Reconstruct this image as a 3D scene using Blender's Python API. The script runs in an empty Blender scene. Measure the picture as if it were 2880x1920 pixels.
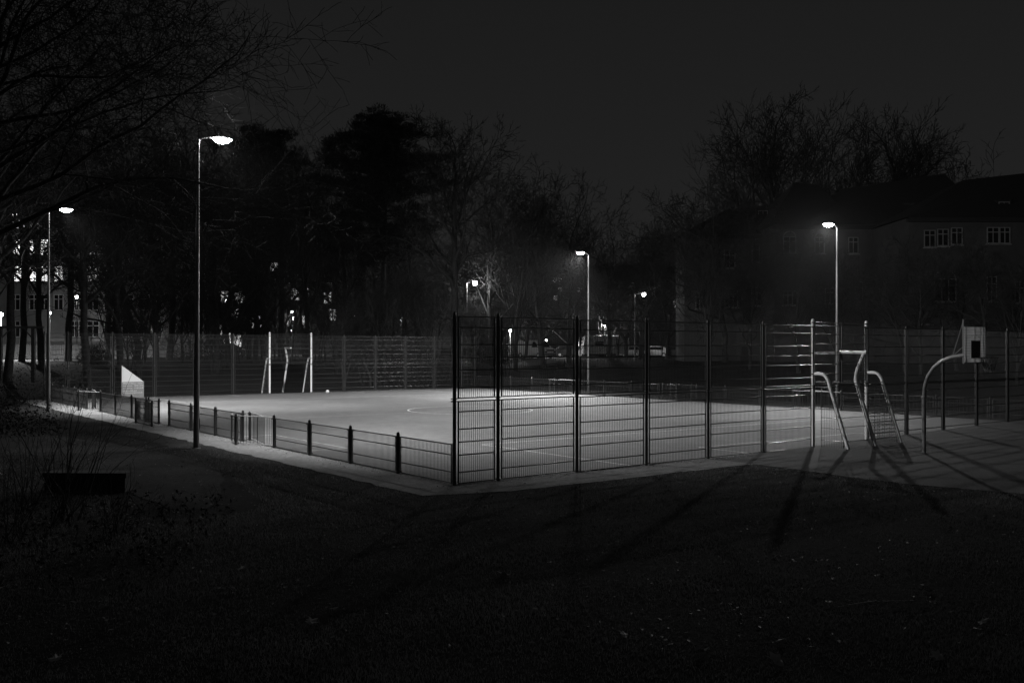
import bpy, bmesh, math, random
import numpy as np
from mathutils import Vector, Matrix

S = bpy.context.scene
COL = S.collection

# ------------------------------------------------------------------ camera
CAMH = 3.224
FPX = 2689.2                      # focal length in pixels of the 2880 px wide photograph
cam = bpy.data.cameras.new('camera')
cam.sensor_width = 36.0
cam.lens = 36.0 * FPX / 2880.0
cam.clip_start = 0.1
cam.clip_end = 2000
camo = bpy.data.objects.new('camera', cam)
COL.objects.link(camo)
camo.location = (0, 0, CAMH)
camo.rotation_euler = (math.radians(90) + 0.0037, 0, 0)
S.camera = camo

# ------------------------------------------------------------------ night sky (city glow)
W = bpy.data.worlds.new('World')
S.world = W
W.use_nodes = True
nt = W.node_tree
nt.nodes.clear()
wo = nt.nodes.new('ShaderNodeOutputWorld')
bg = nt.nodes.new('ShaderNodeBackground')
tc = nt.nodes.new('ShaderNodeTexCoord')
sp = nt.nodes.new('ShaderNodeSeparateXYZ')
mr = nt.nodes.new('ShaderNodeMapRange')
SKY_LO, SKY_HI = 0.0160, 0.0100
mr.inputs['From Min'].default_value = 0.0
mr.inputs['From Max'].default_value = 0.40
mr.inputs['To Min'].default_value = SKY_LO
mr.inputs['To Max'].default_value = SKY_HI
nt.links.new(tc.outputs['Generated'], sp.inputs[0])
nt.links.new(sp.outputs['Z'], mr.inputs['Value'])
nt.links.new(mr.outputs[0], bg.inputs['Strength'])
bg.inputs['Color'].default_value = (1, 1, 1, 1)
nt.links.new(bg.outputs[0], wo.inputs['Surface'])

S.view_settings.view_transform = 'Standard'
S.view_settings.look = 'None'
S.view_settings.exposure = 0.0
S.view_settings.gamma = 1.0
S.view_settings.use_curve_mapping = False
S.render.engine = 'CYCLES'
cy = S.cycles
cy.use_denoising = True
cy.max_bounces = 5
cy.diffuse_bounces = 2
cy.glossy_bounces = 2
cy.transmission_bounces = 3
cy.volume_bounces = 0
cy.transparent_max_bounces = 6
cy.sample_clamp_indirect = 3.0
cy.use_light_tree = True
cy.volume_max_steps = 64
cy.caustics_reflective = False
cy.caustics_refractive = False

FLOOD_W = 3150.0                  # pitch floodlight power
HAZE = 0.0001

# ------------------------------------------------------------------ geometry of the place
X0, Y0, PHI = -1.3218, 21.9603, 0.6577
CE, SE = math.cos(PHI), math.sin(PHI)
PW, PL = 30.5, 42.0               # pitch width / length
EV = Vector((CE, SE, 0)); NV = Vector((-SE, CE, 0))


def sstep(t):
    t = min(1.0, max(0.0, t))
    return t * t * (3 - 2 * t)


def en(x, y):
    dx, dy = x - X0, y - Y0
    return dx * CE + dy * SE, -dx * SE + dy * CE


def gz(x, y):
    e, n = en(x, y)
    base = -0.0036 * (x - X0) - 0.002 * (y - Y0)
    r = 1.9 * sstep(max((n - 47) / 20, (e - 37) / 26))
    l = 1.5 * sstep((-e - 13) / 14) * sstep((n - 16) / 16)
    return base + max(r, l)


def P(e, n, z=0.0):
    """point from pitch coordinates: e metres along the front fence, n metres into the pitch"""
    x = X0 + e * CE - n * SE
    y = Y0 + e * SE + n * CE
    return Vector((x, y, gz(x, y) + z))


def at(u, d, z=0.0):
    """ground point in the direction of column u of the photograph, d metres ahead"""
    x = (u - 1440) / FPX * d
    return Vector((x, d, gz(x, d) + z))


def hz(v, d):
    """height above the datum of something seen at row v, d metres ahead"""
    return CAMH + (970 - v) / FPX * d


# ------------------------------------------------------------------ materials (all neutral: the photograph is black and white)
MATS = {}


def mat(name, base, rough=0.6, metal=0.0, var=0.0, scale=4.0, bump=0.0, bscale=40.0, emit=0.0, spec=0.5, coat=0.0, var2=0.0, scale2=0.4):
    if name in MATS:
        return MATS[name]
    m = bpy.data.materials.new(name)
    m.use_nodes = True
    t = m.node_tree
    b = t.nodes['Principled BSDF']
    b.inputs['Base Color'].default_value = (base, base, base, 1)
    b.inputs['Roughness'].default_value = rough
    b.inputs['Metallic'].default_value = metal
    b.inputs['Specular IOR Level'].default_value = spec
    b.inputs['Coat Weight'].default_value = coat
    if emit:
        b.inputs['Emission Color'].default_value = (1, 1, 1, 1)
        b.inputs['Emission Strength'].default_value = emit
    if var or var2:
        g = t.nodes.new('ShaderNodeNewGeometry')
        n1 = t.nodes.new('ShaderNodeTexNoise')
        n1.inputs['Scale'].default_value = scale
        n1.inputs['Detail'].default_value = 6
        n1.inputs['Roughness'].default_value = 0.65
        t.links.new(g.outputs['Position'], n1.inputs['Vector'])
        r1 = t.nodes.new('ShaderNodeMapRange')
        r1.inputs['From Min'].default_value = 0.3
        r1.inputs['From Max'].default_value = 0.7
        r1.inputs['To Min'].default_value = 1 - var
        r1.inputs['To Max'].default_value = 1 + var
        t.links.new(n1.outputs['Fac'], r1.inputs['Value'])
        n2 = t.nodes.new('ShaderNodeTexNoise')
        n2.inputs['Scale'].default_value = scale2
        n2.inputs['Detail'].default_value = 4
        t.links.new(g.outputs['Position'], n2.inputs['Vector'])
        r2 = t.nodes.new('ShaderNodeMapRange')
        r2.inputs['From Min'].default_value = 0.3
        r2.inputs['From Max'].default_value = 0.7
        r2.inputs['To Min'].default_value = 1 - var2
        r2.inputs['To Max'].default_value = 1 + var2
        t.links.new(n2.outputs['Fac'], r2.inputs['Value'])
        mu = t.nodes.new('ShaderNodeMath'); mu.operation = 'MULTIPLY'
        t.links.new(r1.outputs[0], mu.inputs[0]); t.links.new(r2.outputs[0], mu.inputs[1])
        m2 = t.nodes.new('ShaderNodeMath'); m2.operation = 'MULTIPLY'
        m2.inputs[1].default_value = base
        t.links.new(mu.outputs[0], m2.inputs[0])
        c = t.nodes.new('ShaderNodeCombineColor')
        for i in range(3):
            t.links.new(m2.outputs[0], c.inputs[i])
        t.links.new(c.outputs[0], b.inputs['Base Color'])
    if bump:
        g2 = t.nodes.new('ShaderNodeNewGeometry')
        n3 = t.nodes.new('ShaderNodeTexNoise')
        n3.inputs['Scale'].default_value = bscale
        n3.inputs['Detail'].default_value = 5
        t.links.new(g2.outputs['Position'], n3.inputs['Vector'])
        bp = t.nodes.new('ShaderNodeBump')
        bp.inputs['Strength'].default_value = bump
        bp.inputs['Distance'].default_value = 0.02
        t.links.new(n3.outputs['Fac'], bp.inputs['Height'])
        t.links.new(bp.outputs[0], b.inputs['Normal'])
    MATS[name] = m
    return m


M_grass = mat('lawn_soil', 0.03, 1.0, var=0.6, scale=9, bump=1.0, bscale=22, spec=0.05, var2=0.4, scale2=0.5)
M_blade = mat('grass_blade', 0.24, 0.75, var=0.6, scale=30, spec=0.25, var2=0.6, scale2=1.1)
M_pitch = mat('pitch_surface', 0.126, 0.8, var=0.2, scale=2.2, bump=0.4, bscale=120, spec=0.3, var2=0.26, scale2=0.16)
M_line = mat('worn_line_paint', 0.48, 0.7, var=0.5, scale=7, spec=0.3, var2=0.2, scale2=1.5)
M_path = mat('path_paving', 0.18, 0.85, var=0.35, scale=8, bump=0.8, bscale=30, spec=0.3, var2=0.25, scale2=0.7)
M_plaza = mat('court_asphalt', 0.075, 0.9, var=0.2, scale=10, bump=0.4, bscale=90, spec=0.3, var2=0.25, scale2=0.3)
M_track = mat('gravel_path', 0.055, 0.95, var=0.35, scale=8, bump=0.8, bscale=50, spec=0.05, var2=0.3, scale2=0.5)
M_street = mat('street_asphalt', 0.07, 0.8, var=0.2, scale=3)
M_fence = mat('fence_paint', 0.030, 0.33, spec=0.5, coat=0.2)
M_galv = mat('galvanised_post', 0.9, 0.35, metal=0.0, var=0.06, scale=6, spec=0.6)
M_steel = mat('brushed_rail', 0.35, 0.35, spec=0.6)
M_bpost = mat('basketball_post_paint', 0.30, 0.3, spec=0.6, coat=0.3)
M_pole = mat('lamp_pole_steel', 0.16, 0.38, metal=0.3, var=0.15, scale=5)
M_bark = mat('bark', 0.05, 0.9, var=0.4, scale=6, bump=0.8, bscale=14, spec=0.2)
M_twig = mat('twig_bark', 0.04, 0.8, spec=0.2)
M_needle = mat('pine_needles', 0.02, 0.7, var=0.4, scale=1.5, spec=0.2)
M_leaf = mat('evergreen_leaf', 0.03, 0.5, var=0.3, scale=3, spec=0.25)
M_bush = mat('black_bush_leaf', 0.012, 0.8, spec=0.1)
M_dead = mat('dead_leaf', 0.36, 0.6, var=0.4, scale=3, spec=0.4)
M_litter = mat('leaf_litter', 0.14, 0.6, var=0.6, scale=2.5, spec=0.4)
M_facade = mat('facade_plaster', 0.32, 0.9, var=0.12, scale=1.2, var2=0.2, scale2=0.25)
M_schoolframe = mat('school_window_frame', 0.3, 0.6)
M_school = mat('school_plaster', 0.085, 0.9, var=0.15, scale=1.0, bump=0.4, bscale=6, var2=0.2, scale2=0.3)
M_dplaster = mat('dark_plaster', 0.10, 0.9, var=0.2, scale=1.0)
M_roof = mat('roof_tiles', 0.03, 0.9, var=0.2, scale=3)
M_wframe = mat('white_window_frame', 0.7, 0.5)
M_glass = mat('dark_glass', 0.012, 0.15, spec=0.25)
M_lit = mat('lit_window', 0.5, 0.5, emit=1.2)
M_lit3 = mat('bright_window', 0.5, 0.5, emit=3.0)
M_lit2 = mat('dim_window', 0.3, 0.5, emit=0.55)
M_board = mat('white_board', 0.72, 0.5, var=0.05, scale=3)
M_lens = mat('floodlight_lens', 0.8, 0.3, emit=250.0)
M_globe = mat('street_lamp_globe', 0.8, 0.3, emit=40.0)
M_dark = mat('dark_rubber', 0.02, 0.7)
M_wood = mat('weathered_timber', 0.05, 0.85, var=0.3, scale=5)
def translucent(m, fac, col):
    tt = m.node_tree; pb = tt.nodes['Principled BSDF']
    tl = tt.nodes.new('ShaderNodeBsdfTranslucent'); tl.inputs['Color'].default_value = (col, col, col, 1)
    mx = tt.nodes.new('ShaderNodeMixShader'); mx.inputs[0].default_value = fac
    tt.links.new(pb.outputs[0], mx.inputs[1]); tt.links.new(tl.outputs[0], mx.inputs[2])
    tt.links.new(mx.outputs[0], tt.nodes['Material Output'].inputs['Surface'])


translucent(M_blade, .4, .18)
tt = M_board.node_tree
tl = tt.nodes.new('ShaderNodeBsdfTranslucent'); tl.inputs['Color'].default_value = (.8, .8, .8, 1)
mxs = tt.nodes.new('ShaderNodeMixShader'); mxs.inputs[0].default_value = .8
tt.links.new(tt.nodes['Principled BSDF'].outputs[0], mxs.inputs[1]); tt.links.new(tl.outputs[0], mxs.inputs[2])
tt.links.new(mxs.outputs[0], tt.nodes['Material Output'].inputs['Surface'])
M_sgrey = mat('sign_grey', 0.22, 0.5, var=0.12, scale=2)
M_swhite = mat('sign_white', 0.66, 0.5)
M_ball = mat('ball_leather', 0.75, 0.45)
M_stone = mat('dark_stone', 0.03, 0.9, var=0.3, scale=5)
M_net = mat('net_cord', 0.25, 0.8)


# ------------------------------------------------------------------ mesh helpers
def link(name, me, m=None, parent=None, loc=None, rot=None, smooth=False):
    if m is not None and not me.materials:
        me.materials.append(m)
    o = bpy.data.objects.new(name, me)
    COL.objects.link(o)
    if parent is not None:
        o.parent = parent
    if loc is not None:
        o.location = loc
    if rot is not None:
        o.rotation_euler = rot
    if smooth:
        smooth_me(me)
    return o


def empty(name, loc=(0, 0, 0), rz=0.0):
    o = bpy.data.objects.new(name, None)
    o.empty_display_size = 0.2
    COL.objects.link(o)
    o.location = loc
    o.rotation_euler = (0, 0, rz)
    return o


def tag(o, label=None, cat=None, group=None, kind=None):
    if label: o['label'] = label
    if cat: o['category'] = cat
    if group: o['group'] = group
    if kind: o['kind'] = kind
    return o


class MB:
    def __init__(self):
        self.v = []; self.f = []

    def quad(self, a, b, c, d):
        i = len(self.v); self.v += [tuple(a), tuple(b), tuple(c), tuple(d)]; self.f.append((i, i + 1, i + 2, i + 3)); return self

    def poly(self, pts):
        i = len(self.v); self.v += [tuple(p) for p in pts]; self.f.append(tuple(range(i, i + len(pts)))); return self

    def box(self, c, s, rz=0.0):
        i = len(self.v)
        ca, sa = math.cos(rz), math.sin(rz)
        for dz in (-.5, .5):
            for dx, dy in ((-.5, -.5), (.5, -.5), (.5, .5), (-.5, .5)):
                x, y = dx * s[0], dy * s[1]
                self.v.append((c[0] + x * ca - y * sa, c[1] + x * sa + y * ca, c[2] + dz * s[2]))
        self.f += [(i, i + 3, i + 2, i + 1), (i + 4, i + 5, i + 6, i + 7)]
        for k in range(4):
            self.f.append((i + k, i + (k + 1) % 4, i + 4 + (k + 1) % 4, i + 4 + k))
        return self

    def tube(self, pts, rs, n=8, cap=True):
        pts = [Vector(p) for p in pts]
        if not hasattr(rs, '__len__'): rs = [rs] * len(pts)
        t = (pts[1] - pts[0]).normalized()
        ref = Vector((0, 0, 1)) if abs(t.z) < 0.9 else Vector((1, 0, 0))
        a = t.cross(ref).normalized()
        i0 = len(self.v)
        for k, p in enumerate(pts):
            if k == 0: t = (pts[1] - pts[0]).normalized()
            elif k == len(pts) - 1: t = (pts[k] - pts[k - 1]).normalized()
            else: t = ((pts[k + 1] - pts[k]).normalized() + (pts[k] - pts[k - 1]).normalized()).normalized()
            a = (a - t * a.dot(t)).normalized()
            b = t.cross(a)
            for j in range(n):
                w = 2 * math.pi * j / n
                self.v.append(tuple(p + (a * math.cos(w) + b * math.sin(w)) * rs[k]))
        for k in range(len(pts) - 1):
            for j in range(n):
                q = i0 + k * n
                self.f.append((q + j, q + (j + 1) % n, q + n + (j + 1) % n, q + n + j))
        if cap:
            self.f.append(tuple(i0 + j for j in reversed(range(n))))
            self.f.append(tuple(i0 + (len(pts) - 1) * n + j for j in range(n)))
        return self

    def lathe(self, prof, c=(0, 0, 0), n=12):
        i0 = len(self.v)
        for r, z in prof:
            for j in range(n):
                w = 2 * math.pi * j / n
                self.v.append((c[0] + r * math.cos(w), c[1] + r * math.sin(w), c[2] + z))
        for k in range(len(prof) - 1):
            for j in range(n):
                q = i0 + k * n
                self.f.append((q + j, q + (j + 1) % n, q + n + (j + 1) % n, q + n + j))
        return self

    def mesh(self, name):
        me = bpy.data.meshes.new(name)
        me.from_pydata(self.v, [], self.f)
        me.update()
        return me

    def build(self, name, m, parent=None, smooth=False, loc=None):
        return link(name, self.mesh(name), m, parent, loc, smooth=smooth)


def smooth_me(me):
    me.polygons.foreach_set('use_smooth', [True] * len(me.polygons))
    if len(me.polygons) < 4000:
        me.set_sharp_from_angle(angle=math.radians(50))
    return me


def pairs_mesh(name, P0, P1, R0, R1, n=3):
    """many tapered tubes in one mesh, numpy"""
    P0 = np.asarray(P0, float); P1 = np.asarray(P1, float)
    R0 = np.asarray(R0, float)[:, None]; R1 = np.asarray(R1, float)[:, None]
    t = P1 - P0
    t /= np.linalg.norm(t, axis=1)[:, None] + 1e-9
    ref = np.tile(np.array([0.31, 0.17, 0.93]), (len(t), 1))
    ref[np.abs(t[:, 2]) > 0.93] = [1, 0, 0.1]
    a = np.cross(t, ref); a /= np.linalg.norm(a, axis=1)[:, None] + 1e-9
    b = np.cross(t, a)
    N = len(t)
    V = np.empty((N, 2 * n, 3))
    for j in range(n):
        w = 2 * math.pi * j / n
        d = a * math.cos(w) + b * math.sin(w)
        V[:, j] = P0 + d * R0
        V[:, n + j] = P1 + d * R1
    F = np.empty((N, n, 4), int)
    base = (np.arange(N) * 2 * n)[:, None]
    for j in range(n):
        k = (j + 1) % n
        F[:, j] = np.hstack([base + j, base + k, base + n + k, base + n + j])
    return arr_mesh(name, V.reshape(-1, 3), F.reshape(-1, 4))


def arr_mesh(name, V, F):
    me = bpy.data.meshes.new(name)
    k = F.shape[1]
    me.vertices.add(len(V)); me.vertices.foreach_set('co', V.astype(np.float32).ravel())
    me.loops.add(F.size); me.loops.foreach_set('vertex_index', F.astype(np.int32).ravel())
    me.polygons.add(len(F))
    me.polygons.foreach_set('loop_start', (np.arange(len(F)) * k).astype(np.int32))
    me.polygons.foreach_set('loop_total', np.full(len(F), k, np.int32))
    me.update(calc_edges=True)
    return me


def copy_tree(o, parent=None):
    c = o.copy(); COL.objects.link(c)
    if parent is not None: c.parent = parent
    for ch in list(o.children):
        copy_tree(ch, c)
    return c


# ------------------------------------------------------------------ ground sheets
def ground_mesh():
    xs = np.concatenate([np.linspace(-400, -90, 14), np.arange(-84, 85, 3.0), np.linspace(90, 400, 14)])
    ys = np.concatenate([np.linspace(-60, 0, 6), np.arange(3, 150, 3.0), np.linspace(160, 700, 16)])
    V = np.array([[x, y, gz(x, y)] for y in ys for x in xs])
    nx = len(xs)
    F = np.array([[j * nx + i, j * nx + i + 1, (j + 1) * nx + i + 1, (j + 1) * nx + i] for j in range(len(ys) - 1) for i in range(nx - 1)])
    return arr_mesh('ground', V, F)


tag(link('ground', ground_mesh(), M_grass), 'dark trampled lawn of the park around the pitch', kind='structure')


def sheet(name, pts_en, z, m, label, sub=None):
    mb = MB(); mb.poly([P(e, n, z) for e, n in pts_en])
    return tag(mb.build(name, m), label, kind='structure')


def rect_sheet(name, e0, e1, n0, n1, z, m, label):
    mb = MB()
    ne, nn = max(1, int((e1 - e0) / 4)), max(1, int((n1 - n0) / 4))
    for i in range(ne):
        for j in range(nn):
            a, b = e0 + (e1 - e0) * i / ne, e0 + (e1 - e0) * (i + 1) / ne
            c, d = n0 + (n1 - n0) * j / nn, n0 + (n1 - n0) * (j + 1) / nn
            mb.quad(P(a, c, z), P(b, c, z), P(b, d, z), P(a, d, z))
    return tag(mb.build(name, m), label, kind='structure')


rect_sheet('pitch', 0, PW, 0, PL, 0.020, M_pitch, 'pale worn sports surface inside the fences')
# path strip outside the left fence and the front fence, with a ragged outer edge
rr = random.Random(5)
mb = MB()
pts_in, pts_out = [], []
for k in range(0, 86):
    n = 43 - k * 0.5
    if n < 0: break
    pts_in.append((-0.001, n)); pts_out.append((-1.42 + rr.uniform(-.07, .07), n))
pts_in.append((-0.001, 0)); pts_out.append((-1.42, -0.9))
for a in range(len(pts_in) - 1):
    mb.quad(P(*pts_in[a], .012), P(*pts_in[a + 1], .012), P(*pts_out[a + 1], .012), P(*pts_out[a], .012))
tag(mb.build('path', M_path), 'light paved strip along the low left fence', kind='structure')
mb = MB()
top = [(-0.0, -0.002), ] + [(k * .5, -0.002) for k in range(1, 18)] + [(8.8, -0.002)]
bot = [(-1.42, -0.9)] + [(k * .5, -1.5 + rr.uniform(-.05, .05)) for k in range(1, 18)] + [(8.8, -1.55)]
for a in range(len(top) - 1):
    mb.quad(P(*bot[a], .012), P(*bot[a + 1], .012), P(*top[a + 1], .012), P(*top[a], .012))
tag(mb.build('front_path', M_path), 'paved strip along the foot of the tall front fence', kind='structure')
mb = MB()
edge = [(8.8, -1.3), (8.85, -2.6), (8.75, -3.6), (8.6, -5), (8.7, -6.2), (9.3, -8.4), (9.8, -10), (10.5, -13)]
for a in range(len(edge) - 1):
    (e0, n0), (e1, n1) = edge[a], edge[a + 1]
    if a == 0:
        mb.quad(P(8.8, -1.3, .009), P(46, -1.3, .009), P(46, -.002, .009), P(8.8, -.002, .009))
    mb.quad(P(e1, n1, .009), P(46, n1, .009), P(46, n0, .009), P(e0, n0, .009))
tag(mb.build('basketball_court', M_plaza), 'asphalt basketball area on the right in front of the fence', kind='structure')
# winding park path on the left
ctr = [(-6.2, 18.6), (-7.6, 21.5), (-9.6, 25.0), (-12.6, 28.6), (-17, 32.4), (-23, 36.5), (-31, 41), (-42, 46)]
def catmull(c, m=5):
    out = []
    for i in range(len(c) - 1):
        p0, p1, p2, p3 = (Vector(c[j]) for j in (max(0, i - 1), i, i + 1, min(len(c) - 1, i + 2)))
        for s in range(m):
            u = s / m; out.append(tuple(0.5 * ((2 * p1) + (p2 - p0) * u + (2 * p0 - 5 * p1 + 4 * p2 - p3) * u * u + (3 * p1 - p0 - 3 * p2 + p3) * u ** 3)))
    out.append(tuple(c[-1])); return out


ctr = catmull(ctr)
mb = MB(); prev = None
for k in range(len(ctr)):
    a = Vector(ctr[max(0, k - 1)]); b = Vector(ctr[min(len(ctr) - 1, k + 1)])
    t = (b - a).normalized(); nn = Vector((-t.y, t.x)); c = Vector(ctr[k]); w = min(1.5, .25 + .16 * k) + .06 * math.sin(k * 2.3)
    l, r = c + nn * w, c - nn * w
    cur = (Vector((l.x, l.y, gz(l.x, l.y) + .008)), Vector((r.x, r.y, gz(r.x, r.y) + .008)))
    if prev: mb.quad(prev[0], prev[1], cur[1], cur[0])
    prev = cur
tag(mb.build('park_path', M_track), 'curved gravel path in the shade on the left', kind='structure')
# street beyond the park
mb = MB()
for i in range(12):
    xa, xb = -130 + i * 22, -130 + (i + 1) * 22
    for (ya, yb) in ((124, 131), (131, 138), (138, 145)):
        q = [Vector((x, y, gz(x, y) + .012)) for x, y in ((xa, ya), (xb, ya), (xb, yb), (xa, yb))]
        mb.quad(*q)
tag(mb.build('street', M_street), 'lamp lit street behind the park', kind='structure')
# lamp-lit approach slope seen through the front fence
mb = MB(); cp = [(-1.0, 96, 1.2), (2.5, 104, 3.0), (5, 112, 4.5), (4, 124, 7)]; prev = None
for k, (x, y, w) in enumerate(cp):
    cur = (Vector((x - w, y, gz(x - w, y) + .01)), Vector((x + w, y, gz(x + w, y) + .01)))
    if prev: mb.quad(prev[0], prev[1], cur[1], cur[0])
    prev = cur
tag(mb.build('approach_path', M_plaza), 'pale path climbing from the park to the street', kind='structure')


# ------------------------------------------------------------------ painted lines
def line(pts, w, label, closed=False, name='pitch_line', z=.0245):
    mb = MB(); pts = [Vector(p) for p in pts]
    for a in range(len(pts) - 1):
        d = (pts[a + 1] - pts[a]).normalized(); q = Vector((-d.y, d.x)) * (w / 2)
        n = max(1, int((pts[a + 1] - pts[a]).length / 3))
        for k in range(n):
            s0 = pts[a].lerp(pts[a + 1], k / n); s1 = pts[a].lerp(pts[a + 1], (k + 1) / n)
            mb.quad(P(s0.x + q.x, s0.y + q.y, z), P(s1.x + q.x, s1.y + q.y, z), P(s1.x - q.x, s1.y - q.y, z), P(s0.x - q.x, s0.y - q.y, z))
    return tag(mb.build(name, M_line), label, kind='structure')


LW = .07
line([(5.8, 0.05), (5.8, 6.95), (24.7, 6.95), (24.7, .05)], LW, 'painted penalty box line near the front fence')
line([(10.85, 0.05), (10.85, 2.2), (19.65, 2.2), (19.65, .05)], LW, 'painted goal box line near the front goal')
line([(5.8, PL - .05), (5.8, PL - 6.95), (24.7, PL - 6.95), (24.7, PL - .05)], LW, 'painted penalty box line near the back fence')
line([(10.85, PL - .05), (10.85, PL - 2.2), (19.65, PL - 2.2), (19.65, PL - .05)], LW, 'painted goal box line near the back goal')
circ = [(15.25 + 3.1 * math.cos(a * math.pi / 24), 21 + 3.1 * math.sin(a * math.pi / 24)) for a in range(49)]
line(circ, LW + .02, 'painted centre circle')
line([(0.1, 8.5), (1.75, 8.5), (1.75, 14.0), (0.1, 14.0)], LW, 'painted line around the left access gap')
line([(.1, 21), (PW - .1, 21)], LW * .5, 'faint painted halfway line')
# lines on the basketball court
line([(15.0, -4.6), (21.0, -5.2)], .05, 'painted line on the basketball area', z=.014)
line([(17.5, -2.7), (19.3, -8.5)], .05, 'painted key line on the basketball area', z=.014)


# ------------------------------------------------------------------ fences
RAIL_R = .015
_pc = {}


def panel_meshes(w, h0, h1, rails, spacing=.06):
    key = (round(w, 3), h0, h1, tuple(rails), spacing)
    if key in _pc: return _pc[key]
    fr = MB()
    ring = [(-.018, h0 - .009), (w + .018, h0 - .009), (w + .018, h1 + .009), (-.018, h1 + .009)]
    inn_ = [(.018, h0 + .009), (w - .018, h0 + .009), (w - .018, h1 - .009), (.018, h1 - .009)]
    fr.v = [(x, y, z) for y in (-.01, .01) for x, z in ring + inn_]
    for k in range(4):
        m = (k + 1) % 4
        fr.f += [(k, m, 4 + m, 4 + k), (8 + k, 12 + k, 12 + m, 8 + m), (k, 8 + k, 8 + m, m), (4 + k, 4 + m, 12 + m, 12 + k)]
    f = fr.mesh('panel')
    f.materials.append(M_fence)
    r = MB().tube([(.011, 0, 0), (w - .011, 0, 0)], RAIL_R, 8, cap=False).mesh('rail')
    r.materials.append(M_fence); smooth_me(r)
    n = max(1, int(round(w / spacing)))
    xs = np.array([w * k / n for k in range(1, n)])
    P0 = np.stack([xs, xs * 0, np.full(len(xs), h0)], 1); P1 = P0.copy(); P1[:, 2] = h1
    wm = pairs_mesh('wire_mesh', P0, P1, np.full(len(xs), .0068), np.full(len(xs), .0068), 4)
    wm.materials.append(M_fence)
    _pc[key] = (f, r, wm)
    return _pc[key]


def panel(parent, a, b, zb, h0, h1, rails, gap=.11):
    """one framed wire panel between post feet a and b (world xy); zb is the datum it hangs from"""
    a = Vector((a[0], a[1])); b = Vector((b[0], b[1]))
    d = (b - a); L = d.length; d.normalize()
    w = L - 2 * gap
    f, r, wm = panel_meshes(w, h0, h1, rails)
    o = link('panel', f, None, parent)
    o.location = (a.x + d.x * gap, a.y + d.y * gap, zb)
    o.rotation_euler = (0, 0, math.atan2(d.y, d.x))
    for h in rails:
        q = link('rail', r, None, o); q.location = (0, 0, h)
    q = link('wire_mesh', wm, None, o); q['kind'] = 'stuff'
    # brackets
    return o


_post = {}


def post(parent, p, h, m=None, r=.042, clamps=(), name='post'):
    key = (round(h, 3), m.name if m else '', r)
    if key not in _post:
        mb = MB().tube([(0, 0, -.05), (0, 0, h - .10)], r, 12)
        me = mb.mesh('post'); me.materials.append(m or M_fence); smooth_me(me)
        cp = MB().lathe([(r + .006, h - .10), (r + .006, h - .085), (r * .92, h - .08), (r * .95, h - .04), (r * .7, h - .012), (r * .3, h), (0.0005, h + .002)], n=12).mesh('cap')
        cp.materials.append(m or M_fence); smooth_me(cp)
        cl = MB().lathe([(r, -.018), (r + .022, -.012), (r + .022, .012), (r, .018)], n=10)
        cl.box((r + .03, 0, 0), (.045, .03, .02)); cl.box((-r - .03, 0, 0), (.045, .03, .02))
        clm = cl.mesh('clamp'); clm.materials.append(M_fence); smooth_me(clm)
        _post[key] = (me, cp, clm)
    me, cp, clm = _post[key]
    o = link(name, me, None, parent); o.location = p
    link('cap', cp, None, o)
    for c in clamps:
        k = link('clamp', clm, None, o); k.location = (0, 0, c); k.rotation_euler = (0, 0, PHI)
    return o


LOWR = [.04, .295, .69, .99, 1.286, 1.69, 1.925]
UPR = [2.00, 2.235, 2.64, 2.93, 3.234, 3.63, 3.877]
LITR = [.04, .29, .685, .925]
FE = [0, 1.25, 3.75, 6.25, 8.75, 11.25, 13.75, 16.75, 19.25, 21.75, 24.25, 26.75, 29.25, 30.5]


def zlevel(e, n):
    return P(e, n).z


def tall_fence(name, n0, label):
    t = empty(name, P(0, n0)); t.rotation_euler = (0, 0, 0)
    base = t.location.copy()
    loc = lambda e: P(e, n0) - base
    # level groups so that the rails step with the ground as in the photograph
    groups = [(0, 3.75), (3.75, 11.25), (11.25, 13.75), (16.75, 24.25), (24.25, 30.5)]
    def lev(e):
        for a, b in groups:
            if a - .01 <= e < b - .01: return zlevel((a + b) / 2, n0) + .006
        return zlevel(e, n0)
    for i, e in enumerate(FE):
        if e in (13.75, 16.75): continue
        post(t, loc(e), 3.99, clamps=(.06, 1.93, 1.99, 3.86))
    for a, b in zip(FE[:-1], FE[1:]):
        if a == 13.75: continue
        zb = lev(a) - base.z
        panel(t, loc(a), loc(b), zb, LOWR[0], LOWR[-1], LOWR)
        panel(t, loc(a), loc(b), zb, UPR[0], UPR[-1], UPR)
    tag(t, label, 'fence')
    return t


tall_fence('wire_fence', 0, 'tall dark wire fence on steel posts nearest the camera, closing the front of the pitch')
tall_fence('wire_fence', PL, 'tall wire fence with white goal posts across the far end of the pitch')


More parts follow.
